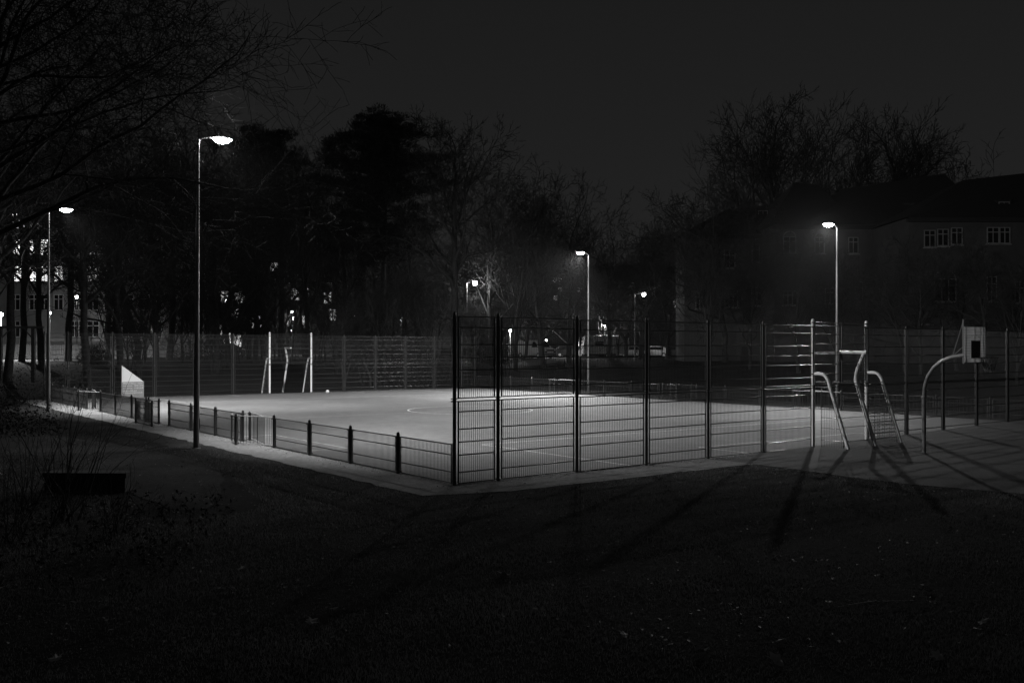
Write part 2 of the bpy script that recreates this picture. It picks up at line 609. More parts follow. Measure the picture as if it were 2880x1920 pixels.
def low_fence(name, e0, label, sgn):
    t = empty(name, P(e0, 0)); base = t.location.copy()
    loc = lambda n, de=0: P(e0 + de * sgn, n) - base
    segs = [(0, 2.5), (2.5, 5), (5, 7.5), (7.5, 10), (12.5, 15), (15, 17.5), (17.5, 20), (22.6, 25), (25, 27.5), (27.5, 30), (32.5, 35), (35, 37.5), (37.5, 40), (40, 42)]
    lv = [(0, 5), (5, 10), (12.5, 20), (22.6, 30), (32.5, 42)]
    def lev(n):
        for a, b in lv:
            if a - .01 <= n < b - .01: return zlevel(e0, (a + b) / 2)
        return zlevel(e0, n)
    ns = sorted({x for s in segs for x in s} - {0, 42})
    for n in ns:
        post(t, loc(n), 1.05, r=.045, clamps=(.06, .925))
    for a, b in segs:
        panel(t, loc(a), loc(b), lev(a) + .01 - base.z, LITR[0], LITR[-1], LITR)
    tag(t, label, 'fence')
    # entrance baffle: an offset panel outside the opening
    g = empty('entrance_baffle', P(e0, 21)); gb = g.location.copy()
    gl = lambda n, de: P(e0 + de * sgn, n) - gb
    for n, de in ((20.15, -.62), (22.25, -.62), (21.2, -.02), (22.45, -.15)):
        post(g, gl(n, de), 1.05, r=.045, clamps=(.06, .925))
    panel(g, gl(20.15, -.62), gl(22.25, -.62), 0.01, LITR[0], LITR[-1], LITR, gap=.06)
    panel(g, gl(21.2, -.02), gl(22.45, -.15), 0.01, LITR[0], LITR[-1], LITR, gap=.06)
    tag(g, 'dark wire baffle in front of the opening of the ' + ('left' if sgn > 0 else 'right') + ' low fence', 'gate')
    # bow shaped access guards
    for k, nb in enumerate((10, 30)):
        w = empty('bow_railing', P(e0, nb)); wb = w.location.copy()
        wl = lambda n, de, z=0: P(e0 + de * sgn, nb + n) - wb + Vector((0, 0, z))
        cur = [(0.05, -.0), (.45, -.02), (.62, -.05), (.9, -.2), (1.25, -.42), (1.6, -.53), (2.0, -.55), (2.3, -.48), (2.45, -.36)]
        inn = [(.6, -.05), (1.4, .12), (2.2, .3), (2.7, .36)]
        def resample(c, step):
            out = []; carry = 0
            for (a0, b0), (a1, b1) in zip(c[:-1], c[1:]):
                L = math.hypot(a1 - a0, b1 - b0); s = carry
                while s < L:
                    out.append((a0 + (a1 - a0) * s / L, b0 + (b1 - b0) * s / L)); s += step
                carry = s - L
            return out
        for c in (cur, inn):
            for z in (.07, .94):
                MB().tube([wl(a, b, z) for a, b in c], .015, 8).build('rail', M_steel, w, smooth=True)
            for a, b in resample(c, .14)[1:]:
                MB().tube([wl(a, b, .07), wl(a, b, .94)], .008, 6, cap=False).build('bar', M_fence, w, smooth=True)
        post(w, wl(1.55, -.62), 1.03, r=.045, clamps=(.06, .925))
        post(w, wl(2.65, .3), 1.0, r=.045, clamps=(.06, .925))
        tag(w, ('near' if nb == 10 else 'far') + ' bow shaped access railing with bright top rail in the ' + ('left' if sgn > 0 else 'right') + ' low fence', 'railing')
    return t


low_fence('low_fence', 0, 'knee high dark wire fence running along the left side of the pitch', 1)
low_fence('low_fence', PW, 'low wire fence along the far right side of the pitch', -1)


# ------------------------------------------------------------------ goals
def goal(name, n0, out, label):
    """out = -1: the pocket opens behind the front fence (towards the camera); +1 behind the back fence"""
    t = empty(name, P(15.25, n0)); b = t.location.copy()
    g = lambda e, o, z=0: P(e, n0 + o * out, 0) * 1 - b + Vector((0, 0, z))
    for e in (13.75, 16.75):
        post(t, g(e, 0), 4.11, M_galv, r=.058, clamps=(.05, 1.93, 1.99, 2.36, 3.03, 3.86, 4.0), name='goal_post')
    # upper infill above the goal mouth
    a, c = g(13.75, 0), g(15.25, 0); d = g(16.75, 0)
    for pa, pb in ((a, c), (c, d)):
        panel(t, pa, pb, 0, 2.10, 2.98, [2.10, 2.36, 2.66, 2.98], gap=.07)
        panel(t, pa, pb, 0, 3.06, 3.90, [3.06, 3.32, 3.63, 3.90], gap=.07)
    MB().tube([g(13.75, 0, 4.0), g(16.75, 0, 4.0)], .013, 8).build('top_bar', M_fence, t, smooth=True)
    MB().tube([g(13.75, 0, 2.06), g(16.75, 0, 2.06)], .02, 8).build('crossbar', M_fence, t, smooth=True)
    MB().tube([g(13.75, 0, 3.02), g(16.75, 0, 3.02)], .014, 8).build('rail', M_fence, t, smooth=True)
    # bent side tubes
    def bent(e, pts, r=.045):
        c = [g(e, o, z) for o, z in pts]
        # smooth by subdividing with Catmull
        out_ = []
        for i in range(len(c) - 1):
            p0 = c[max(0, i - 1)]; p1 = c[i]; p2 = c[i + 1]; p3 = c[min(len(c) - 1, i + 2)]
            for s in range(5):
                u = s / 5
                out_.append(0.5 * ((2 * p1) + (p2 - p0) * u + (2 * p0 - 5 * p1 + 4 * p2 - p3) * u * u + (3 * p1 - p0 - 3 * p2 + p3) * u ** 3))
        out_.append(c[-1])
        return out_
    side = [(0.03, 2.36), (.25, 2.37), (.42, 2.33), (.55, 2.17), (.62, 1.95), (.95, .98), (1.28, -.02)]
    for e in (13.75, 16.75):
        MB().tube(bent(e, side), .054, 12).build('side_tube', M_galv, t, smooth=True)
    mid = [(.86, 3.03), (.80, 2.9), (.62, 2.5), (.56, 2.2), (.62, 1.95), (.95, .98), (1.28, -.02)]
    MB().tube(bent(15.25, mid), .062, 12).build('centre_tube', M_galv, t, smooth=True)
    MB().tube([g(15.25, -.02, 3.05), g(15.25, .95, 3.05)], .055, 12).build('hoop_arm', M_galv, t, smooth=True)
    br = MB(); q = g(15.25, -.05, 2.93); br.box(q, (.07, .07, .2), PHI); br.build('bracket', M_fence, t)
    # low target ring
    rg = MB(); c0 = g(15.25, -.36, 2.0)
    rg.tube([c0 + Vector((.23 * math.cos(w), .23 * math.sin(w), 0)) for w in [k * math.pi / 8 for k in range(17)]], .014, 6, cap=False)
    rg.box((c0 + g(15.25, 0, 2.0)) * .5, (.10, .22, .03), PHI)
    rg.build('target_ring', M_fence, t, smooth=False)
    # slanted back panels between the tubes, following the tubes down to the ground
    lo, hi = (1.25, .06), (.62, 1.97)
    sl = Vector((0, 0, 0))
    for ea, eb in ((13.75, 15.25), (15.25, 16.75)):
        A = g(ea + .07, lo[0], lo[1]); B = g(eb - .07, lo[0], lo[1])
        C = g(eb - .07, hi[0], hi[1]); D = g(ea + .07, hi[0], hi[1])
        fr = MB(); fr.tube([A, D], .011, 6); fr.tube([B, C], .011, 6)
        p = fr.build('back_panel', M_fence, t)
        rl = MB().tube([A, B], .009, 8, cap=False).mesh('rail'); rl.materials.append(M_fence); smooth_me(rl)
        for s in (0, .13, .35, .5, .66, .87, 1):
            o = link('rail', rl, None, p); o.location = (D - A) * s
        N = 24; P0 = [tuple(A.lerp(B, k / N)) for k in range(1, N)]; P1 = [tuple(D.lerp(C, k / N)) for k in range(1, N)]
        wm = pairs_mesh('wire_mesh', P0, P1, [.0055] * (N - 1), [.0055] * (N - 1), 4); wm.materials.append(M_fence)
        o = link('wire_mesh', wm, None, p); o['kind'] = 'stuff'
    for h in (2.06, 1.98):
        MB().tube([g(13.75, .6 if h > 2 else .62, h), g(16.75, .6 if h > 2 else .62, h)], .014, 8).build('rail', M_fence, t, smooth=True)
    # side panels: framed wedges beside each tube
    for e in (13.75, 16.75):
        v0 = .30
        tops = lambda o: 1.93 if o < .58 else max(.1, 1.93 - (o - .58) * 2.93)
        fr = MB(); fr.tube([g(e, v0, .05), g(e, v0, 1.95)], .011, 6); fr.tube([g(e, v0, .06), g(e, 1.06, .06), g(e, 1.12, .2), g(e, .58, 1.9), g(e, v0, 1.95)], .011, 6)
        p = fr.build('side_panel', M_fence, t)
        for z in (.3, .68, 1.0, 1.3, 1.7):
            oo = 1.13 - max(0, z - .2) * .32
            MB().tube([g(e, v0, z), g(e, oo, z)], .008, 8, cap=False).build('rail', M_fence, p, smooth=True)
        P0, P1 = [], []
        o = v0 + .06
        while o < 1.1:
            zt = 1.92 if o < .58 else 1.92 - (o - .58) * 3.12
            P0.append(tuple(g(e, o, .06))); P1.append(tuple(g(e, o, zt))); o += .06
        wm = pairs_mesh('wire_mesh', P0, P1, [.0055] * len(P0), [.0055] * len(P0), 4); wm.materials.append(M_fence)
        q = link('wire_mesh', wm, None, p); q['kind'] = 'stuff'
        MB().tube([g(e, .04, 1.96), g(e, .62, 1.96)], .012, 8).build('rail', M_fence, t, smooth=True)
        MB().tube([g(e, .04, .03), g(e, 1.25, .03)], .012, 8).build('foot_rail', M_fence, t, smooth=True)
    tag(t, label, 'goal')
    return t


goal('ball_goal', 0, -1, 'pale steel goal with bent tubes and mesh pocket in the front fence, at the right')
goal('ball_goal', PL, 1, 'pale steel goal with white posts at the far end of the pitch')

# ball by the far goal
bp_ = P(17.25, 40.55, .02)
mb = MB().lathe([(max(.0005, .115 * math.sin(a * math.pi / 12)), .115 - .115 * math.cos(a * math.pi / 12)) for a in range(13)], n=20)
tag(mb.build('football', M_ball, None, True, bp_), 'white ball lying on the pitch beside the far goal', 'ball')

# ------------------------------------------------------------------ basketball stand (right)
t = empty('basketball_stand', at(2598, 28.35)); b = t.location.copy()
od = -NV
def bs(o, z, side=0.0): return od * o + EV * side + Vector((0, 0, z))
crv = [bs(0, 0), bs(0, 1.0), bs(0, 1.75), bs(.03, 2.05), bs(.12, 2.35), bs(.30, 2.62), bs(.55, 2.82), bs(.85, 2.94), bs(1.25, 3.0)]
MB().tube([crv[0], crv[1], crv[2]], .062, 14).build('post', M_bpost, t, smooth=True)
MB().lathe([(.063, 1.70), (.072, 1.71), (.072, 1.78), (.063, 1.79)], n=14).build('collar', M_bpost, t, smooth=True)
MB().tube(crv[2:], .056, 14).build('arm', M_bpost, t, smooth=True)
MB().tube([bs(1.2, 2.75), bs(1.2, 4.02)], .03, 8).build('bracket', M_bpost, t, smooth=True)
MB().tube([bs(.88, 2.98), bs(1.2, 3.98)], .014, 6).tube([bs(.9, 2.98), bs(1.2, 3.25)], .012, 6).build('brace', M_bpost, t)
for k in range(22):
    z = 2.80 + k * .0455
    mb = MB(); c = bs(1.52, z + .0215); mb.box(c, (1.18, .02, .0385), PHI); mb.build('slat', M_board, t)
for side, w_, zc, h_ in ((0, 1.2, 2.785, .02), (0, 1.2, 3.81, .02)):
    mb = MB(); mb.box(bs(1.505, zc), (w_, .03, h_), PHI); mb.build('frame_bar', M_bpost, t)
for s in (-.5, 0, .5):
    mb = MB(); mb.box(bs(1.49, 3.3, s), (.04, .03, 1.0), PHI); mb.build('frame_bar', M_bpost, t)
MB().tube([bs(1.2, 3.0), bs(1.49, 3.0)], .03, 8).tube([bs(1.2, 3.6), bs(1.49, 3.6)], .03, 8).build('mount', M_bpost, t)
mb = MB(); mb.box(bs(1.5345, 3.16, .03), (.52, .006, .50), PHI); mb.build('target_square', mat('target_paint', .05, .6), t)
rc = bs(1.53 + .40, 2.93)
MB().tube([rc + (EV * math.cos(w) + od * math.sin(w)) * .225 for w in [k * math.pi / 10 for k in range(21)]], .011, 8, cap=False).box(bs(1.62, 2.93), (.12, .18, .03), PHI).build('hoop', M_dark, t)
nb = MB()
for k in range(12):
    w0, w1 = k * math.pi / 6, (k + 1) * math.pi / 6
    for s in (-1, 1):
        pts = []
        for j in range(5):
            a_ = w0 + s * j * math.pi / 12; r_ = .225 - .028 * j
            pts.append(rc + (EV * math.cos(a_) + od * math.sin(a_)) * r_ - Vector((0, 0, .10 * j)))
        nb.tube(pts, .006, 4)
nb.build('net', M_net, t)
tag(t, 'tall basketball stand with curved arm and slatted backboard at the right edge', 'basketball hoop')


# ------------------------------------------------------------------ floodlights
def floodlight(e, n, sgn, label, lean=0.0, power=FLOOD_W, tilt=46):
    p = P(e, n)
    t = empty('floodlight', p)
    t.rotation_euler = (0, math.radians(lean), PHI if sgn > 0 else PHI + math.pi)
    H = 9.62
    MB().lathe([(.135, 0), (.135, .02), (.098, .03)], n=14).build('base_plate', M_pole, t, smooth=True)
    MB().tube([(0, 0, -.05), (0, 0, 2.0)], [.088, .086], 14).build('lower_pole', M_pole, t, smooth=True)
    MB().tube([(0, 0, 2.0), (0, 0, H)], [.079, .038], 14).build('pole', M_pole, t, smooth=True)
    mb = MB(); mb.box((.096, 0, .75), (.012, .09, .34)); mb.build('service_hatch', M_pole, t)
    MB().tube([(0, 0, H - .06), (.12, 0, H + .05), (.45, 0, H + .13)], [.03, .026, .024], 10).build('arm', M_pole, t, smooth=True)
    # flat lantern housing and its lens
    h = MB()
    prof = [(.42, -.07, .03), (.50, -.13, .06), (.75, -.17, .085), (1.0, -.14, .065), (1.1, -.06, .03)]
    i0 = 0
    for x, w, hh in prof:
        h.v += [(x, w, H + .10), (x, w * .7, H + .10 + hh), (x, -w * .7, H + .10 + hh), (x, -w, H + .10)]
    for k in range(len(prof) - 1):
        q = k * 4
        for j in range(3): h.f.append((q + j, q + 4 + j, q + 5 + j, q + j + 1))
    h.f.append((0, 1, 2, 3)); h.f.append(tuple(4 * (len(prof) - 1) + j for j in (3, 2, 1, 0)))
    h.build('lantern', M_pole, t)
    ln = MB()
    pr = [(.50, .10, .0), (.58, .14, -.07), (.75, .15, -.11), (.95, .13, -.07), (1.04, .09, 0)]
    pr = [(x, w * 1.35, dz * 1.2) for x, w, dz in pr]
    for x, w, dz in pr:
        ln.v += [(x, -w, H + .098), (x, -w * .6, H + .09 + dz), (x, w * .6, H + .09 + dz), (x, w, H + .098)]
    for k in range(len(pr) - 1):
        q = k * 4
        for j in range(3): ln.f.append((q + j, q + 4 + j, q + 5 + j, q + j + 1))
    ln.f.append((0, 3, 2, 1)); ln.f.append(tuple(4 * (len(pr) - 1) + j for j in (0, 1, 2, 3)))
    ln.build('lens', M_lens, t)
    li = bpy.data.lights.new('flood_lamp', 'AREA'); li.shape = 'ELLIPSE'; li.size = .5; li.size_y = .24
    li.energy = power; li.spread = math.radians(122)
    lo = bpy.data.objects.new('lamp', li); COL.objects.link(lo); lo.parent = t
    lo.location = (.78, 0, H - .09); lo.rotation_euler = (0, -math.radians(tilt), 0)
    tag(t, label, 'floodlight')
    return t


floodlight(-1.97, 11.35, 1, 'tall floodlight on a tapered pole outside the left fence, nearest the camera', .35, FLOOD_W * .82, 52)
floodlight(-2.0, 31.4, 1, 'distant floodlight at the far left, half hidden by branches', 0, FLOOD_W * 1.15)
floodlight(32.5, 31.2, -1, 'floodlight behind the middle of the pitch, beyond the far right side fence', 0, FLOOD_W * 1.25, 39)
floodlight(32.4, 11.5, -1, 'floodlight standing in front of the long dark school at the right', 0, FLOOD_W * .50, 38)

# ------------------------------------------------------------------ sign on the back fence
t = empty('park_sign', P(4.9, 41.86)); t.rotation_euler = (0, 0, PHI)
mb = MB(); mb.box((0, 0, .50), (1.28, .03, .96)); mb.build('panel', M_sgrey, t)
mb = MB()
tri = [(-.64, .985), (.64, .985), (-.64, 1.98)]
for y in (-.015, .015): pass
a = [(x, -.015, z) for x, z in tri]; c = [(x, .015, z) for x, z in tri]
mb.poly(a); mb.poly(list(reversed(c)))
for i in range(3):
    j = (i + 1) % 3; mb.quad(a[i], c[i], c[j], a[j])
mb.build('gable_panel', M_swhite, t)
for x in (-.655, .655):
    mb = MB(); mb.box((x, .01, .52), (.02, .03, 1.0)); mb.build('frame_bar', M_sgrey, t)
for txt, x, z, sz in (('MONTAGS HIER!', -.58, .84, .155), ('04.04. BIS 30.09.', -.58, .715, .085), ('18:00 UHR', .06, .715, .125), ('01.10. BIS 31.03.', -.58, .565, .085), ('17:00 UHR', .06, .565, .125), ('MEHR INFOS AUF', -.58, .40, .105), ('sportpark-programm.de', -.58, .295, .118)):
    cu = bpy.data.curves.new('lettering', 'FONT'); cu.body = txt; cu.size = sz; cu.extrude = .002
    tmp = bpy.data.objects.new('lettering', cu); COL.objects.link(tmp)
    bpy.context.view_layer.update()
    me = bpy.data.meshes.new_from_object(tmp.evaluated_get(bpy.context.evaluated_depsgraph_get()))
    bpy.data.objects.remove(tmp)
    o = link('lettering', me, M_swhite, t)
    o.location = (x, -.018, z); o.rotation_euler = (math.radians(90), 0, 0)
tag(t, 'grey and white notice board with pointed gable at the far left of the pitch', 'sign')


# ------------------------------------------------------------------ trees
def grow(seed, H, r0, trunk_frac=.32, limbs=9, spread=.9, up=.25, subs=(6, 6, 5), lens=(.55, .5, .48, .45), jit=.16, droop=0.0, rmin=.007, multi=1, lean=(0, 0), twl=1.0, fine=1, bias=None, thin=1.0):
    R = random.Random(seed)
    segs = {0: [], 1: [], 2: []}

    def branch(p, d, L, r, lvl, maxl):
        n = {0: 9, 1: 7, 2: 5, 3: 3, 4: 2}.get(lvl, 2) * (fine if lvl else 1)
        stp = L / n
        pts = [p.copy()]; ds = [d.copy()]; rs = [r]
        for i in range(n):
            j = jit * (1.0 if lvl else .45) / (fine ** .5)
            d = (d + Vector((R.gauss(0, j), R.gauss(0, j), R.gauss(0, j * .7)))
                 + Vector((0, 0, (up if lvl < 3 else up * .4) * .25 - (droop * .22 * (lvl >= 1) * (i / n)))) / fine).normalized()
            p = p + d * stp
            rn = max(rmin, r * (1 - (.55 if lvl == 0 else .8) * (i + 1) / n))
            key = 0 if lvl <= 1 else (1 if lvl == 2 else 2)
            segs[key].append((tuple(pts[-1]), tuple(p), rs[-1], rn))
            pts.append(p.copy()); ds.append(d.copy()); rs.append(rn)
        if lvl >= maxl: return
        cnt = limbs if lvl == 0 else subs[min(lvl - 1, len(subs) - 1)]
        cnt = max(2, int(cnt + R.uniform(-1, 1)))
        f0 = trunk_frac if lvl == 0 else .18
        ga = R.uniform(0, 6.28)
        for k in range(cnt):
            f = f0 + (1 - f0) * ((k + R.uniform(.1, .9)) / cnt) ** .9
            if k == cnt - 1: f = 1.0
            x = f * n; i = min(n - 1, int(x)); q = pts[i].lerp(pts[i + 1], x - i); dd = ds[i + 1]
            ga += 2.4 + R.uniform(-.5, .5)
            ref = Vector((0, 0, 1)) if abs(dd.z) < .95 else Vector((1, 0, 0))
            a = dd.cross(ref).normalized(); b_ = dd.cross(a)
            ang = spread * R.uniform(.65, 1.25) * (.55 if f == 1.0 else 1.0) * (1.15 - .45 * f if lvl == 0 else 1)
            side = a * math.cos(ga) + b_ * math.sin(ga)
            nd = (dd * math.cos(ang) + side * math.sin(ang)).normalized()
            if bias is not None and lvl == 0: nd = (nd + bias * R.uniform(.2, .9)).normalized()
            nL = (H * lens[0] if lvl == 0 else L * lens[min(lvl, len(lens) - 1)]) * R.uniform(.7, 1.2) * (1.12 - .5 * f if lvl == 0 else 1.1 - .35 * f)
            if lvl >= 2: nL *= twl
            nr = max(rmin, rs[min(i + 1, n)] * R.uniform(.42, .66) * (thin if lvl == 0 else 1))
            branch(q, nd, nL, nr, lvl + 1, maxl)

    for m in range(multi):
        a = 6.28 * m / max(1, multi) + R.uniform(-.4, .4)
        tilt = .18 if multi > 1 else 0
        d0 = Vector((math.cos(a) * tilt + lean[0], math.sin(a) * tilt + lean[1], 1)).normalized()
        branch(Vector((math.cos(a) * .2 * (multi > 1), math.sin(a) * .2 * (multi > 1), -.2)), d0, H * R.uniform(.62, .75), r0 * (.75 if multi > 1 else 1), 0, len(subs) + 1)
    return segs


def seg_mesh(name, L, n):
    P0, P1, R0, R1 = zip(*L)
    return pairs_mesh(name, P0, P1, R0, R1, n)


def tree_proto(seed, **k):
    s = grow(seed, **k)
    tr = seg_mesh('trunk', s[0], 8); tr.materials.append(M_bark); smooth_me(tr)
    cr = seg_mesh('crown', s[1] + s[2], 3); cr.materials.append(M_twig)
    zt = max(q[1][2] for q in s[1] + s[2])
    return tr, cr, zt


PROT = {
    'tall': tree_proto(11, H=22, r0=.33, trunk_frac=.42, limbs=14, spread=.85, up=.16, subs=(9, 7, 5), lens=(.40, .5, .48, .45), rmin=.015, jit=.2),
    'oval': tree_proto(12, H=18, r0=.25, trunk_frac=.28, limbs=13, spread=.85, up=.3, subs=(9, 7, 5), lens=(.46, .5, .48, .45), rmin=.014, thin=.9),
    'broad': tree_proto(13, H=16, r0=.27, trunk_frac=.22, limbs=13, spread=1.05, up=.25, subs=(8, 7, 5), rmin=.018, droop=.1),
    'fan': tree_proto(14, H=20, r0=.26, trunk_frac=.2, limbs=10, spread=.6, up=.26, subs=(8, 7, 5), lens=(.42, .5, .48, .45), rmin=.012, multi=3),
    'twisted': tree_proto(15, H=15, r0=.25, trunk_frac=.25, limbs=12, spread=1.0, up=.15, subs=(7, 7, 5), rmin=.016, jit=.3),
    'small': tree_proto(16, H=9, r0=.16, trunk_frac=.25, limbs=8, spread=.85, up=.3, subs=(6, 5, 4), rmin=.009),
    'fine': tree_proto(17, H=15, r0=.22, trunk_frac=.18, limbs=15, spread=.8, up=.3, subs=(9, 7, 5), rmin=.016, jit=.12),
}
RT = random.Random(77)
_first = {}


def put_tree(kind, u, d, topv, label, group=None, rot=None, xy=None, name='bare_tree', wide=1.0):
    tr, cr, zt = PROT[kind]
    p = at(u, d) if xy is None else Vector((xy[0], xy[1], gz(*xy)))
    H = hz(topv, p.y) - p.z
    s = H / zt * 1.07
    t = empty(name, p, RT.uniform(0, 6.28) if rot is None else rot)
    t.scale = (s * wide, s * wide, s)
    link('trunk', tr, None, t); link('crown', cr, None, t)
    tag(t, label, 'tree', group)
    return t


G_L = 'bare trees behind the left part of the far fence'
for kind, u, d, v, lab in (
        ('tall', 118, 72, 470, 'dark tree with twin leaning trunks left of the far floodlight'),
        ('tall', 190, 78, 400, 'spreading bare tree right behind the far left fence corner'),
        ('oval', 300, 86, 360, 'bare tree whose trunk rises behind the notice board'),
        ('twisted', 390, 74, 470, 'twisted bare tree behind the fence left of the near floodlight pole'),
        ('tall', 475, 90, 390, 'tall bare tree just left of the near floodlight pole'),
        ('twisted', 640, 80, 520, 'gnarled bare tree right of the near floodlight pole'),
        ('oval', 560, 96, 400, 'bare tree crowding behind the near floodlight pole'),
        ('broad', 700, 92, 440, 'wide bare tree behind the far goal, left side'),
        ('oval', 790, 98, 395, 'bare tree above the far goal'),
        ('fine', 865, 96, 385, 'fine twigged tree between the far goal and the pine'),
        ('oval', 960, 108, 420, 'bare tree behind the left flank of the pine'),
        ('broad', 1180, 100, 520, 'low bare tree right of the pine trunk'),
        ('tall', 1268, 80, 345, 'tallest single bare tree in the middle, its trunk behind the fence corner post'),
        ('oval', 1385, 96, 500, 'bare tree to the right of the tallest middle tree'),
        ('fine', 1450, 94, 505, 'dense fine twigged tree above the van'),
        ('broad', 1530, 98, 470, 'round crowned bare tree behind the middle floodlight, left side'),
        ('oval', 1600, 104, 520, 'bare tree directly behind the middle floodlight'),
        ('twisted', 1715, 108, 580, 'low bare tree right of the middle floodlight'),
        ('broad', 1800, 106, 560, 'rounded bare tree midway between the two right floodlights'),
        ('fine', 1880, 112, 580, 'fine bare tree left of the school'),
        ('broad', 1975, 96, 500, 'dark bare tree against the left end of the school'),
        ('twisted', 2040, 92, 470, 'knotty bare tree overlapping the left school wall'),
        ('tall', 2185, 122, 300, 'huge bare tree rising above the left school roof'),
        ('fan', 2130, 126, 300, 'many stemmed bare tree left above the school roof'),
        ('fan', 2395, 128, 320, 'fan shaped bare tree behind the middle of the school roof'),
        ('tall', 2500, 132, 345, 'slender bare tree at the right flank of the fan shaped one'),
        ('small', 2640, 126, 430, 'small bare crown showing over the right school ridge'),
        ('small', 2730, 124, 402, 'bare crown sticking up over the right school ridge'),
        ('twisted', 2870, 110, 400, 'bare tree over the school roof at the right edge'),
        ('twisted', 2545, 72, 700, 'bare tree in front of the school right of its floodlight'),
        ('small', 2690, 70, 720, 'small bare tree in front of the arched school window'),
        ('small', 2430, 74, 760, 'small bare tree just right of the school floodlight pole'),
        ('fine', 2110, 82, 640, 'bare tree in front of the left school windows')):
    put_tree(kind, u, d, v, lab)
for kind, u, d, v, lab in (('tall', 250, 64, 370, 'fine twigged tree between the two left floodlights'), ('oval', 340, 69, 330, 'high bare crown between the two left floodlights'), ('fine', 440, 73, 350, 'high bare crown just left of the near floodlight pole'), ('oval', 610, 77, 420, 'bare tree just under the near floodlight head'), ('fine', 720, 84, 410, 'fine crown left above the far goal')):
    put_tree(kind, u, d, v, lab)
LOOK = {'oval': 'egg shaped', 'broad': 'wide spreading', 'fine': 'fine twigged', 'twisted': 'crooked', 'small': 'small open crowned', 'fan': 'many stemmed', 'tall': 'slender'}
MARKS = [(118, 'right of the far floodlight pole'), (345, 'behind the notice board'), (550, 'right of the near floodlight pole'), (749, 'at the far goal'),
         (900, 'between the far goal and the pine'), (1083, 'right of the pine trunk'), (1278, 'right of the fence corner post'),
         (1400, 'near the white van'), (1656, 'right of the middle floodlight pole'), (1820, 'left of the school'), (2150, 'in front of the school')]
ORD = ['first', 'second', 'third', 'fourth', 'fifth', 'sixth', 'seventh', 'eighth', 'ninth', 'tenth']


def tree_row(items, noun, group):
    cnt = {}
    for kind, u, d, v in sorted(items, key=lambda q: q[1]):
        mk = [m for x, m in MARKS if x <= u] or ['at the left edge']
        k = (kind, mk[-1]); c = cnt.get(k, 0); cnt[k] = c + 1
        put_tree(kind, u, d, v, f'{ORD[c]} {LOOK[kind]} {noun} {mk[-1]}', group)


its = []
for i in range(26):
    u = 150 + i * 70 + RT.uniform(-30, 30)
    if 1560 < u < 1700: u += 90
    if u < 300: u += 160
    its.append((RT.choice(['oval', 'broad', 'fine', 'twisted', 'small']), u, RT.uniform(104, 122), RT.uniform(600, 720)))
tree_row(its, 'background tree', 'bare trees in the dark background row')
for i, (u, d, v) in enumerate(((20, 66, 330), (60, 76, 420), (-60, 60, 350))):
    put_tree('tall', u, d, v, ('leaning dark trunk at the left edge in front of the lit house wall', 'bare tree at the far left between the timber frame and the picket fence', 'bare tree just outside the left edge')[i])
for i, (k, u, d, v, lab) in enumerate((
        ('fine', 1995, 78, 640, 'bare tree at the left corner of the school'),
        ('oval', 2245, 76, 650, 'bare tree in front of the school middle windows'),
        ('fine', 2590, 68, 665, 'bare tree before the joint of the two school wings'),
        ('oval', 2760, 66, 670, 'dark bare tree in front of the right school wing'),
        ('fine', 2860, 60, 690, 'bare tree in front of the school at the right edge'),
        ('fine', 2350, 80, 700, 'slim bare tree left beside the school floodlight'))):
    put_tree(k, u, d, v, lab)
its = []
for i in range(32):
    u = 330 + i * 29 + RT.uniform(-14, 14)
    d = RT.uniform(70, 92)
    while en((u - 1440) / FPX * d, d)[1] < 45.5: d += 2
    its.append((RT.choice(['small', 'fine', 'twisted', 'fan']), u, d, RT.uniform(720, 885)))
tree_row(its, 'undergrowth tree', 'undergrowth trees behind the far fence')
its = []
for i in range(12):
    u = 1340 + i * 50 + RT.uniform(-20, 20)
    if 1445 < u < 1565 or 1670 < u < 1725 or 1815 < u < 1925: u += 1000
    if u < 2000: its.append((RT.choice(['small', 'fine', 'twisted']), u, RT.uniform(100, 122), RT.uniform(780, 880)))
tree_row(its, 'low street edge tree', 'low trees along the street edge')
# trees lit by the park lamps
put_tree('fine', 1330, 93, 826, 'small tree glowing under the park lamp right behind the fence corner post')
put_tree('fine', 1862, 98, 858, 'small lit tree right of the distant park lamp')
put_tree('small', 1740, 101, 830, 'lamp lit tree trunk beside the white trailer')
# a floodlit tree trunk behind far fence under the pine is the pine itself


